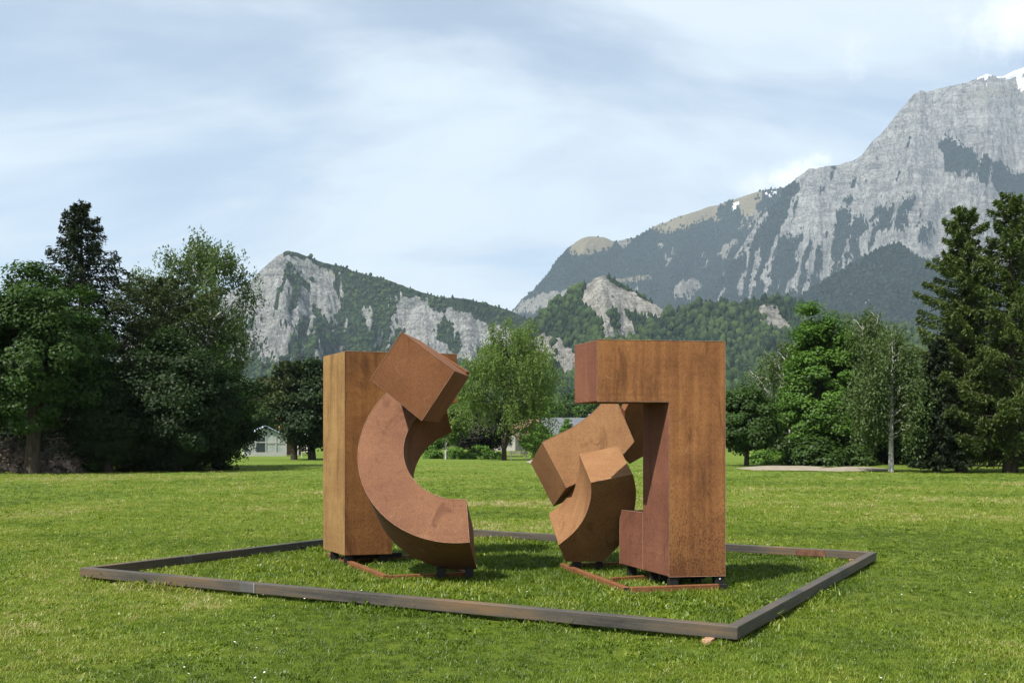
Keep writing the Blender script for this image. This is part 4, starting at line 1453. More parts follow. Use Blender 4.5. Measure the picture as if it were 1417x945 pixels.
# ---- left grove
T_('maple_tree', broadleaf(1, hgt(388, 43), 3.0, wid(112, 43), 250, 270, 0.18, M['maple'], M['bark'], 0.34, 0.42, 0.85, fill=0.6), 45, 43, 'dark green maple with layered leaves in front of the spruce')
T_('spruce_tree', conifer(2, hgt(279, 49), wid(125, 49), M['spruce'], M['bark'], 1.5, 200, 190, 0.26, 0.02, 0.78, 0.30, (0.30, 0.085), 0.12, 0.45, width=0.22, irregular=0.30), 112, 49, 'tall dark spruce with a ragged tapering top behind the maple')
T_('birch_tree', birchlike(3, hgt(303, 54), 6.0, wid(92, 54), M['birch'], M['birch_bark'], 46, 40, 18, 2.0, 0.17, 0.26, 0.05, 0.4, 0.85, 1), 268, 54, 'tall pale green birch with drooping sprays beside the dark spruce')
T_('pine_tree', conifer(4, hgt(382, 50), wid(150, 50), M['pine'], M['bark'], 3.0, 80, 330, 0.10, 0.16, 0.5, 0.30, (0.28, 0.09), 0.2, 0.24, width=0.26, irregular=0.5), 222, 51, 'broad olive pine with long level boughs in the left grove')
T_('beech_tree', broadleaf(5, hgt(470, 46), 0.5, wid(92, 46), 250, 240, 0.17, M['dark_leaf'], M['bark'], 0.3, 0.4, 0.85, fill=0.6), 245, 46.5, 'very dark rounded beech reaching to the grass in the left grove')
T_('beech_tree', broadleaf(6, hgt(515, 45), 0.4, wid(58, 45), 250, 130, 0.16, M['dark_leaf'], M['bark'], 0.22, 0.3, 0.7), 150, 45, 'smaller dark beech under the spruce, right of the maple trunk')
T_('beech_tree', broadleaf(7, hgt(500, 50), 0.6, wid(52, 50), 270, 125, 0.16, M['maple'], M['bark'], 0.22, 0.3, 0.7), 300, 50, 'dark leafy tree at the right end of the left grove')
for k_, (px_, h__, lab_) in enumerate([(-20, 520, 'dark backdrop tree behind the left brushwood heap'), (40, 500, 'dark backdrop tree behind the maple trunk'), (105, 505, 'dark backdrop tree behind the right brushwood heap'), (180, 520, 'dark backdrop tree behind the beeches')]):
    T_('thicket_tree', broadleaf(110 + k_, hgt(h__, 58), 0.2, wid(52, 58), 200, 90, 0.26, M['dark_leaf'], M['bark'], 0.2, 0.3, 0.9), px_, 58, lab_, 'dark trees closing the back of the left grove')
T_('maple_tree', broadleaf(8, hgt(420, 50), 1.5, wid(90, 50), 300, 120, 0.20, M['dark_leaf'], M['bark'], 0.3, 0.3, 0.9), -75, 49, 'dark maple at the far left edge of the grove')

# shrubs and the brown brush heap under the left grove
def shrub_mesh(seed, rx, ry, h, n, leaf, mat, up_bias=0.5, aspect=0.6):
    rng = np.random.default_rng(seed)
    nc = max(12, n // 70); d = rand_dir(rng, nc); d[:, 2] = np.abs(d[:, 2])
    C = d * np.array([rx, ry, h]) * (0.55 + 0.45 * rng.random((nc, 1)) ** 0.5) * np.array([0.86, 0.86, 0.84])
    ci = rng.integers(0, nc, n)
    off = rand_dir(rng, n) * (rng.random((n, 1)) ** 0.5)
    P = C[ci] + off * 0.28 * min(rx, ry, h * 1.4)
    P[:, 2] = np.maximum(P[:, 2], 0.03)
    Nn = norm(norm(P + 1e-6) * 0.5 + off * 0.5 + np.array([0, 0, up_bias]) + rng.normal(size=(n, 3)) * 0.4)
    V, Q = leaf_quads(P, Nn, leaf * rng.uniform(0.7, 1.4, n), leaf * aspect * rng.uniform(0.7, 1.3, n), rng)
    return np_mesh('foliage', V, Q, mat, {'tint': np.repeat(np.clip(0.5 * rng.random(nc)[ci] + 0.5 * rng.random(n), 0, 1), 4)})


def shrub(name, px, yn, dpx, hpx, label, mat, seed, leaf=0.16, n=3500, depth=None, cat='shrub', group=None, aspect=0.6):
    x, y = gx(px, yn), yn * S
    rx = wid(dpx, yn) / 2; h = wid(hpx, yn)
    o = bpy.data.objects.new(name, shrub_mesh(seed, rx, depth or rx, h, n, leaf, mat, aspect=aspect))
    link(o); o.location = (x, y, gz(x, y))
    return tag(o, label, cat, group)


def brush(px, yn, dpx, hpx, label, seed, name='brush_heap'):
    """heap of cut twigs: crossed thin sticks with dry leaves between"""
    rng = np.random.default_rng(seed)
    x, y = gx(px, yn), yn * S; rx = wid(dpx, yn) / 2; h = wid(hpx, yn)
    e = empty(name, (x, y, gz(x, y)), label, 'brush')
    tb = Tubes()
    for i in range(260):
        d = rand_dir(rng, 1)[0]; d[2] = abs(d[2])
        c = d * np.array([rx, rx * 0.7, h]) * rng.uniform(0.5, 0.95)
        ax = rand_dir(rng, 1)[0] * np.array([1, 1, 0.55]); L = rng.uniform(0.5, 1.3)
        p0, p1 = c - ax * L / 2, c + ax * L / 2
        p0[2] = max(p0[2], 0.02); p1[2] = max(p1[2], 0.02)
        tb.add(bend(p0, p1, rng, 0.0, 4, 0.15), np.linspace(0.028, 0.010, 4), 4)
    link(bpy.data.objects.new('twigs', tb.mesh('twigs', M['bark_grey'])), e)
    link(bpy.data.objects.new('dry_leaves', shrub_mesh(seed + 1, rx, rx * 0.7, h, 3800, 0.2, M['brush'])), e)
    return e


brush(82, 44.3, 62, 52, 'brown heap of cut brushwood to the right of the maple trunk', 60)
brush(10, 44.3, 66, 58, 'brown heap of cut brushwood to the left of the maple trunk', 62)
shrub('undergrowth_shrub', 135, 45.2, 46, 40, 'dark leafy undergrowth shrub between the brush heap and the beech', M['maple'], 70, 0.18)
shrub('undergrowth_shrub', 205, 47, 80, 62, 'wide dark undergrowth shrub at the foot of the big beech', M['dark_leaf'], 71, 0.2, 5000)
shrub('undergrowth_shrub', 285, 48, 84, 66, 'dense dark shrub closing the right of the left grove', M['dark_leaf'], 72, 0.2, 5000)

# ---- trees behind the left sculpture
T_('oak_tree', broadleaf(9, hgt(492, 78), 1.2, wid(60, 78), 330, 80, 0.34, M['dark_leaf'], M['bark'], 0.35, 0.3, 1.1), 432, 84, 'dark broad tree shading the red roof left of the post')
T_('pine_tree', conifer(10, hgt(496, 80), wid(52, 80), M['pine'], M['bark'], 5.0, 100, 130, 0.08, 0.18, 0.5, 0.3, (0.5, 0.18), 0.15, 0.3, irregular=0.4), 407, 84, 'olive pine over the glasshouse')
T_('oak_tree', broadleaf(12, hgt(522, 98), 1.5, wid(42, 98), 240, 70, 0.36, M['maple'], M['bark'], 0.3, 0.3, 1.2), 348, 118, 'dark green tree just behind the glasshouse gable')
T_('oak_tree', broadleaf(13, hgt(520, 110), 1.5, wid(60, 110), 300, 70, 0.40, M['dark_leaf'], M['bark'], 0.35, 0.3, 1.4), 520, 112, 'dark tree hidden behind the rusted arc')

# ---- weeping birch in the middle
T_('weeping_birch', birchlike(14, hgt(430, 76), 3.6, wid(78, 76), M['willow'], M['bark'], 58, 34, 22, 2.9, 0.18, 0.20, 0.05, 0.45, 0.55, 2), 698, 76, 'large weeping birch with yellow-green hanging sprays between the sculptures')
T_('birch_tree', birchlike(15, hgt(560, 80), 2.0, wid(30, 80), M['willow'], M['birch_bark'], 26, 18, 12, 1.2, 0.25, 0.10, 0.04, 0.4, 0.8, 1), 617, 81, 'small birch with white forked stem beside the clipped hedges')
T_('copper_beech', broadleaf(16, hgt(560, 100), 0.6, wid(42, 100), 240, 70, 0.34, M['purple'], M['bark'], 0.3, 0.25, 1.1), 668, 102, 'nearly black copper beech behind the weeping birch')
T_('garden_tree', broadleaf(17, hgt(590, 88), 0.5, wid(22, 88), 120, 60, 0.26, M['maple_bright'], M['bark'], 0.12, 0.25, 0.6), 746, 90, 'small bright green garden tree in front of the chalet')
T_('garden_tree', broadleaf(18, hgt(583, 120), 0.8, wid(13, 120), 90, 60, 0.28, M['maple_bright'], M['bark'], 0.12, 0.25, 0.6), 783, 122, 'slim bright tree standing against the grey roof')

# clipped hedges along the far edge of the lawn
HG = 'clipped garden hedges at the far lawn edge'
for k, (px, yn, dpx, hpx, lab) in enumerate([
        (600, 86, 34, 14, 'clipped hedge left of the small white birch'), (630, 85, 34, 16, 'rounded clipped hedge right of the small white birch'),
        (664, 84, 50, 20, 'tallest domed hedge beside the weeping birch'), (648, 82, 40, 9, 'low sloping hedge in front of the domed hedge'),
        (682, 81, 44, 10, 'long low box hedge by the weeping birch trunk'), (755, 92, 40, 12, 'low hedge by the small bright garden tree')]):
    shrub('clipped_hedge', px, yn, dpx, hpx, lab, M['hedge'], 80 + k, 0.2, 3200, 1.2, 'hedge', HG)

# ---- right-hand trees
T_('young_maple', broadleaf(20, hgt(537, 57), 1.35, wid(50, 57), 130, 250, 0.19, M['maple'], M['bark'], 0.15, 0.28, 0.66, 0.9, fill=0.6), 1033, 57.5, 'round dark green young maple on a thin trunk beside the sand bunker')
T_('birch_tree', birchlike(21, hgt(470, 66), 3.0, wid(62, 66), M['birch_dark'], M['birch_bark'], 40, 14, 14, 1.8, 0.19, 0.20, 0.03, 0.5, 1.15, 1), 1096, 64, 'thin birch with bare white limbs fanning out behind the young maple')
T_('maple_tree', broadleaf(22, hgt(441, 60), 0.6, wid(58, 60), 240, 230, 0.22, M['maple_bright'], M['bark'], 0.28, 0.36, 0.85, fill=0.6), 1133, 60, 'bright green upright maple between the two birches')
T_('birch_tree', birchlike(23, hgt(432, 62), 3.0, wid(72, 62), M['birch_dark'], M['birch_bark'], 52, 26, 18, 2.2, 0.19, 0.22, 0.04, 0.4, 0.9, 1), 1192, 60, 'wide grey-green birch behind the white trunk')
T_('birch_tree', birchlike(24, hgt(446, 44), 2.6, wid(66, 44), M['birch_dark'], M['birch_bark'], 46, 34, 16, 2.1, 0.15, 0.135, 0.03, 0.30, 0.42, 0, 0.20), 1233, 44.6, 'birch with a bright white trunk at the end of the sand bunker')
T_('larch_tree', conifer(25, hgt(286, 45), wid(74, 45), M['larch'], M['bark'], 0.9, 160, 260, 0.10, 0.20, 0.55, 0.30, (0.26, 0.075), 0.22, 0.26, width=0.24, irregular=0.45), 1330, 45, 'tall larch with airy level boughs next to the birch')
T_('larch_tree', conifer(26, hgt(268, 44), wid(84, 44), M['larch'], M['bark'], 0.7, 170, 260, 0.20, 0.16, 0.55, 0.34, (0.26, 0.075), 0.22, 0.36, width=0.24, irregular=0.45), 1398, 44, 'tallest larch with drooping boughs at the right edge')
T_('spruce_tree', conifer(27, hgt(470, 44), wid(34, 44), M['spruce'], M['bark'], 0.3, 80, 100, 0.2, 0.05, 0.7, 0.2, (0.36, 0.11), 0.1, 0.3), 1296, 44, 'small dark spruce at the left foot of the larches')
T_('spruce_tree', conifer(28, hgt(300, 48), wid(70, 48), M['larch'], M['bark'], 1.0, 150, 120, 0.2, 0.1, 0.5, 0.3, (0.36, 0.11), 0.15, 0.5), 1470, 47, 'larch just outside the right edge of the grove')
for k, (px, yn, h_, w_, lab, mt) in enumerate([
        (1175, 66, 545, 46, 'dark shrubby tree under the wide birch', 'maple'), (1250, 62, 560, 40, 'dark shrubby tree behind the white trunk', 'dark_leaf'),
        (1085, 66, 575, 36, 'low dark tree behind the young maple', 'maple'), (1215, 70, 520, 48, 'dark tree filling the gap behind the birches', 'dark_leaf'),
        (1290, 58, 520, 44, 'dark leafy tree behind the larches', 'dark_leaf'), (1372, 56, 480, 60, 'broad dark tree behind the two larches', 'dark_leaf')]):
    T_('thicket_tree', broadleaf(40 + k, hgt(h_, yn), 0.3, wid(w_, yn), 200, 80, 0.28, M[mt], M['bark'], 0.18, 0.3, 0.8), px, yn, lab, 'thicket trees behind the right birches')
shrub('leafy_shrub', 800, 125, 90, 10, 'low green shrub along the wall of the long grey-roofed house', M['hedge'], 95, 0.3, 3000, 1.5)
shrub('leafy_shrub', 1128, 57.5, 90, 44, 'bright leafy shrub at the foot of the upright maple', M['maple'], 90, 0.28, 5200)
shrub('leafy_shrub', 1180, 58, 70, 36, 'leafy shrub between maple and birch stems', M['maple'], 91, 0.26, 4000)
shrub('leafy_shrub', 1290, 52, 60, 40, 'dark shrub behind the small spruce', M['dark_leaf'], 92, 0.26, 3600)
shrub('leafy_shrub', 1060, 62, 60, 20, 'low pale shrub behind the young maple', M['hedge'], 93, 0.26, 2600)

# ---- distant park trees behind the houses: a few kinds, copied
kinds = [broadleaf(50, 12, 1.0, 5.2, 220, 60, 0.55, M['maple'], M['bark'], 0.3, 0.3, 1.2),
         broadleaf(51, 12, 1.0, 4.6, 220, 60, 0.55, M['dark_leaf'], M['bark'], 0.3, 0.3, 1.1),
         conifer(52, 14, 3.4, M['spruce'], M['bark'], 0.6, 90, 70, 0.25, 0.05, 0.75, 0.25, (0.7, 0.24), 0.1, 0.4),
         birchlike(53, 13, 2.0, 4.4, M['willow'], M['birch_bark'], 36, 16, 10, 1.6, 0.42, 0.18),
         broadleaf(54, 12, 1.0, 4.9, 220, 60, 0.55, M['maple_bright'], M['bark'], 0.3, 0.3, 1.2)]
kn = ['broadleaf_tree', 'broadleaf_tree', 'spruce_tree', 'birch_tree', 'broadleaf_tree']
rg = random.Random(5)
PLACES = [(300, 352, 'behind the glasshouse'), (352, 470, 'behind the red-roofed house'), (540, 640, 'behind the clipped hedges'), (640, 712, 'behind the copper beech'),
          (712, 765, 'behind the chalet'), (765, 835, 'behind the long grey-roofed house'), (835, 930, 'behind the curved bars'), (930, 1060, 'behind the young maple'), (1060, 1420, 'behind the right birches')]
FT = []
for a_, b_, rows in ((335, 470, (1, 2)), (560, 905, (0, 1, 2)), (1000, 1100, (0, 2))):
    for px in range(a_, b_, 21):
        for row in rows:
            yn = (215, 290, 390)[row] * rg.uniform(0.92, 1.08)
            kd = rg.choices([0, 1, 2, 3, 4], [4, 4, 2, 2, 3])[0]
            top = (568, 557, 548)[row] + rg.uniform(-9, 9)
            FT.append((px + rg.uniform(-9, 9), yn, kd, top))
FT += [(842, 150, 2, 540), (862, 160, 1, 560), (820, 175, 0, 560), (880, 150, 0, 556), (545, 140, 1, 556), (575, 150, 0, 560), (598, 130, 4, 566), (1010, 150, 0, 556),
       (726, 215, 1, 560), (775, 230, 0, 562), (800, 235, 4, 566)]
adj = ['rounded mid-green tree', 'rounded dark tree', 'dark pointed spruce', 'pale airy birch', 'bright green tree']
for (px, yn, kd, top) in FT:
    h_ = hgt(top, yn); s_ = h_ / (12 if kd in (0, 1, 4) else 14 if kd == 2 else 13)
    pl_ = next((c for a_, b_, c in PLACES if a_ <= px < b_), 'behind the houses')
    far_ = ', in the nearer row' if yn < 255 else ', in the middle row' if yn < 335 else ', in the farthest row'
    lab = 'distant %s %s%s' % (adj[kd], pl_, far_)
    T_(kn[kd], kinds[kd], px, yn, lab, 'distant valley trees: ' + adj[kd] + ' ' + pl_, rg.uniform(0, 6.28), s_ * rg.uniform(0.9, 1.2), s_)

# ------------------------------------------------------------------ houses
mw = mat_plain('white_render', (0.36, 0.34, 0.31), 0.9, 0.1, 0.06, 2)
mwood = mat_plain('brown_boarding', (0.16, 0.10, 0.065), 0.9, 0.1, 0.2, 3)
mroof = mat_plain('brown_tile', (0.24, 0.135, 0.10), 0.9, 0.1, 0.25, 2)
mroofg = mat_plain('grey_roof', (0.12, 0.13, 0.14), 0.8, 0.2, 0.12, 2)
mroofb = mat_plain('blue_sheet_roof', (0.42, 0.50, 0.60), 0.45, 0.5, 0.08, 1)
mglass = mat_plain('window_glass', (0.035, 0.045, 0.05), 0.15, 0.5, 0.2, 1)
mpane = mat_plain('dusty_glass', (0.34, 0.37, 0.35), 0.35, 0.5, 0.2, 1.5)
mframe = mat_plain('pale_frame', (0.38, 0.38, 0.35), 0.6, 0.3, 0.05, 2)


def lbox(name, x0, x1, y0, y1, z0, z1, mat, parent):
    vs = [(x0, y0, z0), (x1, y0, z0), (x1, y1, z0), (x0, y1, z0), (x0, y0, z1), (x1, y0, z1), (x1, y1, z1), (x0, y1, z1)]
    fs = [(3, 2, 1, 0), (4, 5, 6, 7), (0, 1, 5, 4), (1, 2, 6, 5), (2, 3, 7, 6), (3, 0, 4, 7)]
    return mesh_obj(name, vs, fs, mat, parent, org=(0, 0, 0))


def gable_roof(name, x0, x1, y0, y1, ze, zr, mat, parent, along='x', th=0.22, over=0.5):
    """two thick slopes; ridge along x or y"""
    if along == 'x':
        ym = (y0 + y1) / 2; a, b = x0 - over, x1 + over
        sec = [(y0 - over, ze - over * (zr - ze) / (ym - y0)), (ym, zr), (y1 + over, ze - over * (zr - ze) / (ym - y0))]
        P = lambda t_, s_: (t_, s_[0], s_[1])
    else:
        xm = (x0 + x1) / 2; a, b = y0 - over, y1 + over
        sec = [(x0 - over, ze - over * (zr - ze) / (xm - x0)), (xm, zr), (x1 + over, ze - over * (zr - ze) / (xm - x0))]
        P = lambda t_, s_: (s_[0], t_, s_[1])
    lo = [(s_[0], s_[1]) for s_ in sec]; hi = [(s_[0], s_[1] + th) for s_ in sec]
    vs = [P(a, s_) for s_ in lo + hi] + [P(b, s_) for s_ in lo + hi]
    fs = [(0, 1, 4, 3), (1, 2, 5, 4), (6, 9, 10, 7), (7, 10, 11, 8), (3, 4, 10, 9), (4, 5, 11, 10), (0, 6, 7, 1), (1, 7, 8, 2), (0, 3, 9, 6), (2, 8, 11, 5)]
    o = mesh_obj(name, vs, fs, mat, parent, org=(0, 0, 0))
    import bmesh
    bm = bmesh.new(); bm.from_mesh(o.data); bmesh.ops.recalc_face_normals(bm, faces=bm.faces[:]); bm.to_mesh(o.data); bm.free()
    return o


def gable_wall(name, x0, x1, y0, y1, ze, zr, mat, parent, along='x'):
    if along == 'x':
        ym = (y0 + y1) / 2
        sec = [(y0, 0), (y1, 0), (y1, ze), (ym, zr), (y0, ze)]; vs = [(x0, a, b) for a, b in sec] + [(x1, a, b) for a, b in sec]
    else:
        xm = (x0 + x1) / 2
        sec = [(x0, 0), (x1, 0), (x1, ze), (xm, zr), (x0, ze)]; vs = [(a, y0, b) for a, b in sec] + [(a, y1, b) for a, b in sec]
    fs = [(0, 1, 2, 3, 4), (9, 8, 7, 6, 5)] + [(i, i + 5, (i + 1) % 5 + 5, (i + 1) % 5) for i in range(5)]
    o = mesh_obj(name, vs, fs, mat, parent, org=(0, 0, 0))
    import bmesh
    bm = bmesh.new(); bm.from_mesh(o.data); bmesh.ops.recalc_face_normals(bm, faces=bm.faces[:]); bm.to_mesh(o.data); bm.free()
    return o


def window(x, z, w, h, y, parent):
    fr_ = lbox('window', x - w / 2, x + w / 2, y - 0.06, y + 0.05, z, z + h, mframe, parent)
    for sx in (-1, 1):
        lbox('pane', x + sx * w * 0.235 - w * 0.19, x + sx * w * 0.235 + w * 0.19, y - 0.075, y - 0.045, z + h * 0.08, z + h * 0.92, mglass, fr_)


# chalet with brown tiled roof
yn = 185.0
ch = empty('chalet', (gx(727, yn), yn * S, 0), 'white and brown chalet with a brown tiled roof and front gable', 'house', rz=0.12)
k = yn / 1150.0
zr_, ze_ = hgt(581, yn), hgt(592, yn)
gable_wall('wall', -4.6, 4.2, 0, 7, ze_, zr_ - 0.3, mw, ch)
gable_roof('roof', -4.6, 4.2, 0, 7, ze_, zr_, mroof, ch)
lbox('boarding', -4.65, 4.25, -0.08, -0.003, ze_ - 2.3, ze_ - 0.3, mwood, ch)
gable_wall('dormer_wall', 0.4, 3.4, -0.9, 3.5, ze_ + 0.1, zr_ - 0.1, mwood, ch, 'y')
gable_roof('dormer_roof', 0.4, 3.4, -1.0, 3.5, ze_ + 0.25, zr_ + 0.05, mroof, ch, 'y', 0.2, 0.35)
lbox('balcony', -4.2, 4.0, -1.1, -0.1, ze_ - 2.7, ze_ - 2.0, mwood, ch)
for x in (-3.2, -1.2): window(x, ze_ - 1.75, 0.9, 1.2, -0.09, ch)
window(1.9, ze_ - 0.1, 0.9, 1.0, -0.92, ch)
for x in (-3.3, -1.0, 1.3, 3.2): window(x, 0.9, 1.0, 1.4, -0.02, ch)
lbox('chimney', -3.0, -2.3, 2.4, 3.1, zr_ - 1.0, zr_ + 0.9, mw, ch)

yn = 172.0
c2 = empty('garden_house', (gx(697, yn), yn * S, 0), 'small white house with brown roof showing through the weeping birch', 'house', rz=-0.1)
zr_, ze_ = hgt(588, yn), hgt(602, yn)
gable_wall('wall', -2.6, 2.4, 0, 5, ze_, zr_ - 0.2, mw, c2, 'y')
gable_roof('roof', -2.6, 2.4, 0, 5, ze_, zr_, mroof, c2, 'y', 0.2, 0.4)
for x in (-1.2, 1.1): window(x, 1.0, 1.0, 1.3, -0.02, c2)

yn = 150.0
c3 = empty('long_house', (gx(800, yn), yn * S, 0), 'long pale house with a wide grey roof behind the right sculpture', 'house', rz=0.25)
zr_, ze_ = hgt(579, yn), hgt(605, yn)
gable_wall('wall', -5.4, 6.5, 0, 8, ze_, zr_ - 0.25, mw, c3)
gable_roof('roof', -5.4, 6.5, 0, 8, ze_, zr_, mroofg, c3, 'x', 0.25, 0.6)
gable_wall('side_wall', 4.4, 9.5, 2.0, 9.5, ze_ + 1.0, zr_ + 0.6, mw, c3)
gable_roof('side_roof', 4.4, 9.5, 2.0, 9.5, ze_ + 1.0, zr_ + 0.8, mroofg, c3, 'x', 0.25, 0.5)
for x in (-4.2, -2.0, 0.3, 2.6, 4.8): window(x, 0.9, 1.1, 1.3, -0.02, c3)

# glasshouse / shed under the trees on the left
yn = 100.0
g = empty('glasshouse', (gx(366, yn), yn * S, 0), 'pale glazed garden shed with a blue-grey sheet roof under the trees', 'shed', rz=0.35)
zr_, ze_ = hgt(590, yn), hgt(604, yn)
gable_wall('wall', -2.3, 2.6, 0, 4.2, ze_, zr_ - 0.15, mpane, g, 'y')
gable_roof('roof', -2.3, 2.6, 0, 4.2, ze_, zr_, mroofb, g, 'y', 0.1, 0.35)
for x in (-2.25, -1.05, 0.15, 1.35, 2.55): lbox('mullion', x - 0.06, x + 0.06, -0.07, -0.002, 0, ze_, mframe, g)
lbox('transom', -2.3, 2.6, -0.09, -0.075, ze_ - 0.75, ze_ - 0.62, mframe, g)
lbox('transom', -2.3, 2.6, -0.09, -0.075, 0.0, 0.5, mframe, g)
lbox('door', -0.95, 0.05, -0.06, -0.004, 0.05, 2.05, mglass, g)
yn = 108.0
g2 = empty('pavilion', (gx(393, yn), yn * S, 0), 'dim garden pavilion with pale posts right of the glasshouse', 'shed')
lbox('back_wall', -1.6, 2.0, 1.5, 1.7, 0, 2.4, mwood, g2)
lbox('roof', -2.0, 2.4, -0.6, 2.0, 2.4, 2.6, mframe, g2)
for x in (-1.6, 0.2, 1.9): lbox('post', x - 0.07, x + 0.07, -0.4, -0.26, 0, 2.4, mframe, g2)
yn = 140.0
c4 = empty('red_roof_house', (gx(402, yn), yn * S, 0), 'house with an orange-red roof glimpsed between the dark trees', 'house')
zr_, ze_ = hgt(576, yn), hgt(590, yn)
gable_wall('wall', -3.0, 3.0, 0, 6, ze_, zr_ - 0.2, mw, c4, 'x')
gable_roof('roof', -3.0, 3.0, 0, 6, ze_, zr_, mat_plain('red_tile', (0.42, 0.15, 0.08), 0.9, 0.1, 0.2, 2), c4, 'x')
for x in (-1.6, 1.5): window(x, 1.2, 1.0, 1.3, -0.02, c4)

# bench by the weeping birch, and a low marker post
yn = 74.0
bn = empty('park_bench', (gx(718, yn), yn * S, gz(gx(718, yn), yn * S)), 'small grey park bench at the foot of the weeping birch', 'bench')
for q in range(3): lbox('seat_slat', -0.85, 0.85, -0.22 + q * 0.15, -0.10 + q * 0.15, 0.42, 0.46, M['bark_grey'], bn)
for q in range(2): lbox('back_slat', -0.85, 0.85, 0.24, 0.27, 0.58 + q * 0.16, 0.69 + q * 0.16, M['bark_grey'], bn)
for x in (-0.7, 0.7):
    lbox('leg', x - 0.04, x + 0.04, -0.2, -0.12, 0, 0.42, M['bark_grey'], bn); lbox('leg', x - 0.04, x + 0.04, 0.16, 0.235, 0, 0.85, M['bark_grey'], bn)
yn = 92.0
mk = empty('marker_post', (gx(417.5, yn), yn * S, gz(gx(417.5, yn), yn * S)), 'short pale marker post at the lawn edge left of the post', 'post')
lbox('post', -0.06, 0.06, -0.06, 0.06, -0.02, 0.62, mframe, mk); lbox('cap', -0.08, 0.08, -0.08, 0.08, 0.62, 0.68, mframe, mk)

# ------------------------------------------------------------------ grass blades (one mass) and daisies
def mat_grass():
    t = NT('grass_blade')
    a = t.attr('tint', 'INSTANCER')
    col = t.ramp(a, [(0.0, (0.062, 0.105, 0.006)), (0.32, (0.130, 0.186, 0.011)), (0.58, (0.196, 0.240, 0.026)), (0.80, (0.285, 0.275, 0.078)), (1.0, (0.37, 0.31, 0.16))])
    d = t.node('ShaderNodeBsdfDiffuse'); t.l.new(col, d.inputs[0])
    tr = t.node('ShaderNodeBsdfTranslucent'); t.l.new(t.mix(1.0, col, (1.0, 1.15, 0.5), 'MULTIPLY'), tr.inputs[0])
    mx = t.node('ShaderNodeMixShader'); mx.inputs[0].default_value = 0.35
    t.l.new(d.outputs[0], mx.inputs[1]); t.l.new(tr.outputs[0], mx.inputs[2])
    g_ = t.node('ShaderNodeBsdfGlossy', {'Roughness': 0.45})
    m2 = t.node('ShaderNodeMixShader'); m2.inputs[0].default_value = 0.03
    t.l.new(mx.outputs[0], m2.inputs[1]); t.l.new(g_.outputs[0], m2.inputs[2])
    t.l.new(m2.outputs[0], t.out.inputs[0])
    return t.m


M['grass'] = mat_grass()


def tuft_mesh(seed, nb, rad, h, w, lean):
    rng = np.random.default_rng(seed)
    V, Q = [], []
    for i in range(nb):
        p = rng.normal(size=2) * rad * 0.55
        az = rng.random() * 6.283; hh = h * rng.uniform(0.45, 1.15); ww = w * rng.uniform(0.7, 1.3)
        d = np.array([math.cos(az), math.sin(az)]); sd = np.array([-d[1], d[0]])
        ln = lean * hh * rng.uniform(0.2, 1.4)
        b = len(V)
        for k, (tz, wk, dk) in enumerate(((0, 1, 0), (0.55, 0.85, 0.35), (1.0, 0.12, 1.0))):
            c = p + d * ln * dk
            z = hh * tz * (1 - 0.18 * lean * dk)
            V.append((*(c - sd * ww * wk / 2), z)); V.append((*(c + sd * ww * wk / 2), z))
        Q += [(b, b + 1, b + 3, b + 2), (b + 2, b + 3, b + 5, b + 4)]
    return np_mesh('grass_tuft', np.array(V), np.array(Q), M['grass'])


tuft_col = bpy.data.collections.new('grass_tufts')
for k in range(5):
    tuft_col.objects.link(bpy.data.objects.new('grass_tuft_%d' % k, tuft_mesh(300 + k, 20, 0.060, 0.036, 0.0042, 1.15)))
clover = bpy.data.objects.new('grass_tuft_5', tuft_mesh(320, 9, 0.05, 0.032, 0.013, 1.3))
tuft_col.objects.link(clover)


def in_quad(x, y, quad):
    return inpoly(np.asarray(x), np.asarray(y), [(p.x, p.y) for p in quad])


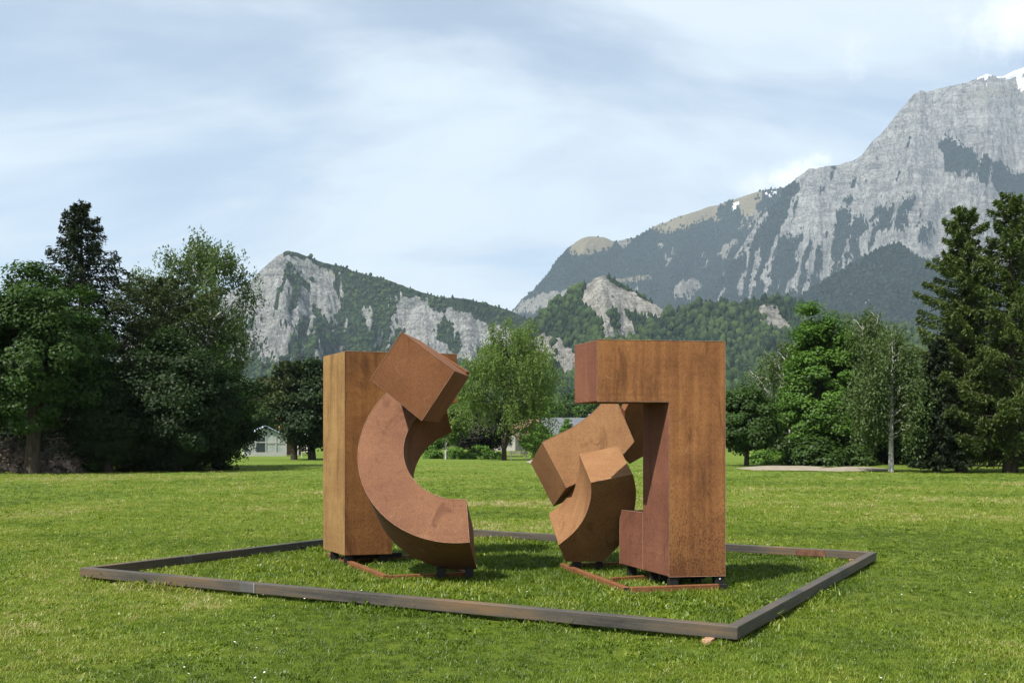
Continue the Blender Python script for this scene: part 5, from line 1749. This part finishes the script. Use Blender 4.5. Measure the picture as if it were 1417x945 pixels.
def grass_points():
    rng = np.random.default_rng(8)
    parts = []
    for (ya, yb, dens, scl) in ((4.2, 9.5, 330, 1.0), (9.5, 17, 190, 1.1), (17, 26, 60, 1.35), (26, 46, 22, 1.8), (46, 78, 9, 2.2)):
        xm = 0.66 * yb + 2.2
        n = int(dens * (yb - ya) * 2 * xm)
        x = rng.uniform(-xm, xm, n); y = rng.uniform(ya, yb, n)
        keep = (np.abs(x) < 0.66 * y + 2.2) & (rng.random(n) > np.clip((y - 34) / 44, 0, 1) ** 0.8)
        x, y = x[keep], y[keep]
        parts.append(np.stack([x, y, np.full(len(x), scl)], 1))
    # taller unmown fringe along both sides of the border beams
    for i in range(4):
        a, b = corners[i], corners[(i + 1) % 4]
        d = (b - a).normalized(); nr = Vector((d.y, -d.x, 0))
        if nr.dot((a + b) / 2 - cen) < 0: nr = -nr
        n = int((b - a).length * 130)
        tt = rng.random(n)
        off = np.where(rng.random(n) < 0.5, 0.015 + np.abs(rng.normal(size=n)) * 0.07, -BW - 0.015 - np.abs(rng.normal(size=n)) * 0.07)
        x = a.x + (b.x - a.x) * tt + nr.x * off; y = a.y + (b.y - a.y) * tt + nr.y * off
        cl = vnoise(tt * 14 + i * 9.0, tt * 0, None, 4)
        sel = rng.random(n) < 0.35 + 0.65 * (cl > -0.1)
        parts.append(np.stack([x, y, np.clip(1.25 + 0.75 * cl + rng.normal(size=n) * 0.15, 0.8, 2.4)], 1)[sel])
    P = np.concatenate(parts)
    x, y, sc0 = P[:, 0], P[:, 1], P[:, 2]
    inside = in_quad(x, y, corners); inner = in_quad(x, y, ins)
    keep = ~(inside & ~inner)
    x, y, sc0, inner = x[keep], y[keep], sc0[keep], inner[keep]
    n = len(x)
    pat = fbm(x / 1.5, y / 1.9, None, 4, 31, 0.6)
    big = fbm(x / 5.0, y / 4.2, None, 3, 37, 0.55)
    fine = fbm(x / 0.28, y / 0.28, None, 3, 41, 0.6)
    near = np.clip((9.5 - y) / 5, 0, 1)
    tint = 0.43 + 0.36 * pat + 0.58 * big + 0.30 * fine + rng.normal(size=n) * 0.17 + 0.06 * near - 0.10 * inner
    tint = np.clip(tint, 0, 1)
    scl = sc0 * (1 + 0.25 * fine + 0.15 * big) * rng.uniform(0.75, 1.25, n) * np.where(inner, 1.45, 1.0)
    z = ground_height(x, y) - 0.004
    rot = np.stack([rng.normal(size=n) * 0.12, rng.normal(size=n) * 0.12, rng.random(n) * 6.283], 1)
    clv = fbm(x / 0.5, y / 0.5, None, 3, 53)
    kind = np.where((clv > 0.22) & (rng.random(n) < 0.6), 5, rng.integers(0, 5, n))
    return np.stack([x, y, z], 1), rot, scl, tint, kind


GP, GR, GS, GT, GK = grass_points()
me = bpy.data.meshes.new('grass')
me.vertices.add(len(GP)); me.vertices.foreach_set('co', GP.astype(np.float32).ravel())
for nm, ty, dat, fld in (('rot', 'FLOAT_VECTOR', GR, 'vector'), ('scl', 'FLOAT', GS, 'value'), ('tint', 'FLOAT', GT, 'value')):
    at_ = me.attributes.new(nm, ty, 'POINT'); at_.data.foreach_set(fld, dat.astype(np.float32).ravel())
at_ = me.attributes.new('kind', 'INT', 'POINT'); at_.data.foreach_set('value', GK.astype(np.int32))
me.materials.append(M['grass'])
grass = bpy.data.objects.new('grass', me)
link(grass); tag(grass, 'short green and straw-tinged grass blades of the lawn', 'grass', kind='stuff')
ng = bpy.data.node_groups.new('grass_scatter', 'GeometryNodeTree')
ng.interface.new_socket('Geometry', in_out='INPUT', socket_type='NodeSocketGeometry')
ng.interface.new_socket('Geometry', in_out='OUTPUT', socket_type='NodeSocketGeometry')
gi, go = ng.nodes.new('NodeGroupInput'), ng.nodes.new('NodeGroupOutput')
ci_ = ng.nodes.new('GeometryNodeCollectionInfo'); ci_.inputs['Collection'].default_value = tuft_col
ci_.inputs['Separate Children'].default_value = True; ci_.inputs['Reset Children'].default_value = True
ip = ng.nodes.new('GeometryNodeInstanceOnPoints'); ip.inputs['Pick Instance'].default_value = True
def named(nm, ty):
    nd = ng.nodes.new('GeometryNodeInputNamedAttribute'); nd.data_type = ty; nd.inputs[0].default_value = nm
    return nd.outputs[0]
ng.links.new(gi.outputs[0], ip.inputs['Points']); ng.links.new(ci_.outputs[0], ip.inputs['Instance'])
ng.links.new(named('kind', 'INT'), ip.inputs['Instance Index'])
er_ = ng.nodes.new('FunctionNodeEulerToRotation'); ng.links.new(named('rot', 'FLOAT_VECTOR'), er_.inputs[0])
ng.links.new(er_.outputs[0], ip.inputs['Rotation']); ng.links.new(named('scl', 'FLOAT'), ip.inputs['Scale'])
ng.links.new(ip.outputs[0], go.inputs[0])
grass.modifiers.new('scatter', 'NODES').node_group = ng

# daisies: tiny white flower heads sprinkled in the turf
rng = np.random.default_rng(77)
V, Q = [], []
for i in range(340):
    y = 4.8 + 14 * rng.random() ** 1.3; x = rng.uniform(-1, 1) * (0.6 * y + 1)
    if vnoise(np.array([x / 1.3]), np.array([y / 1.3]), None, 61)[0] < -0.05: continue
    z = 0.038 + rng.random() * 0.03 + (0.02 if in_quad(np.array([x]), np.array([y]), ins)[0] else 0); r = rng.uniform(0.005, 0.009)
    tx, ty = rng.normal() * 0.25, rng.normal() * 0.25 - 0.2
    b = len(V)
    V.append((x, y, z + 0.003))
    for k in range(8):
        a = k * math.pi / 4
        V.append((x + r * math.cos(a), y + r * math.sin(a), z + r * (tx * math.cos(a) + ty * math.sin(a))))
    for k in range(8): Q.append((b, b + 1 + k, b + 1 + (k + 1) % 8))
dz_ = bpy.data.objects.new('daisies', np_mesh('daisies', np.array(V), np.array(Q), mat_plain('daisy_white', (0.78, 0.78, 0.74), 0.8, 0.1, 0.05)))
link(dz_); tag(dz_, 'tiny white daisies sprinkled through the lawn', 'flowers', kind='stuff')
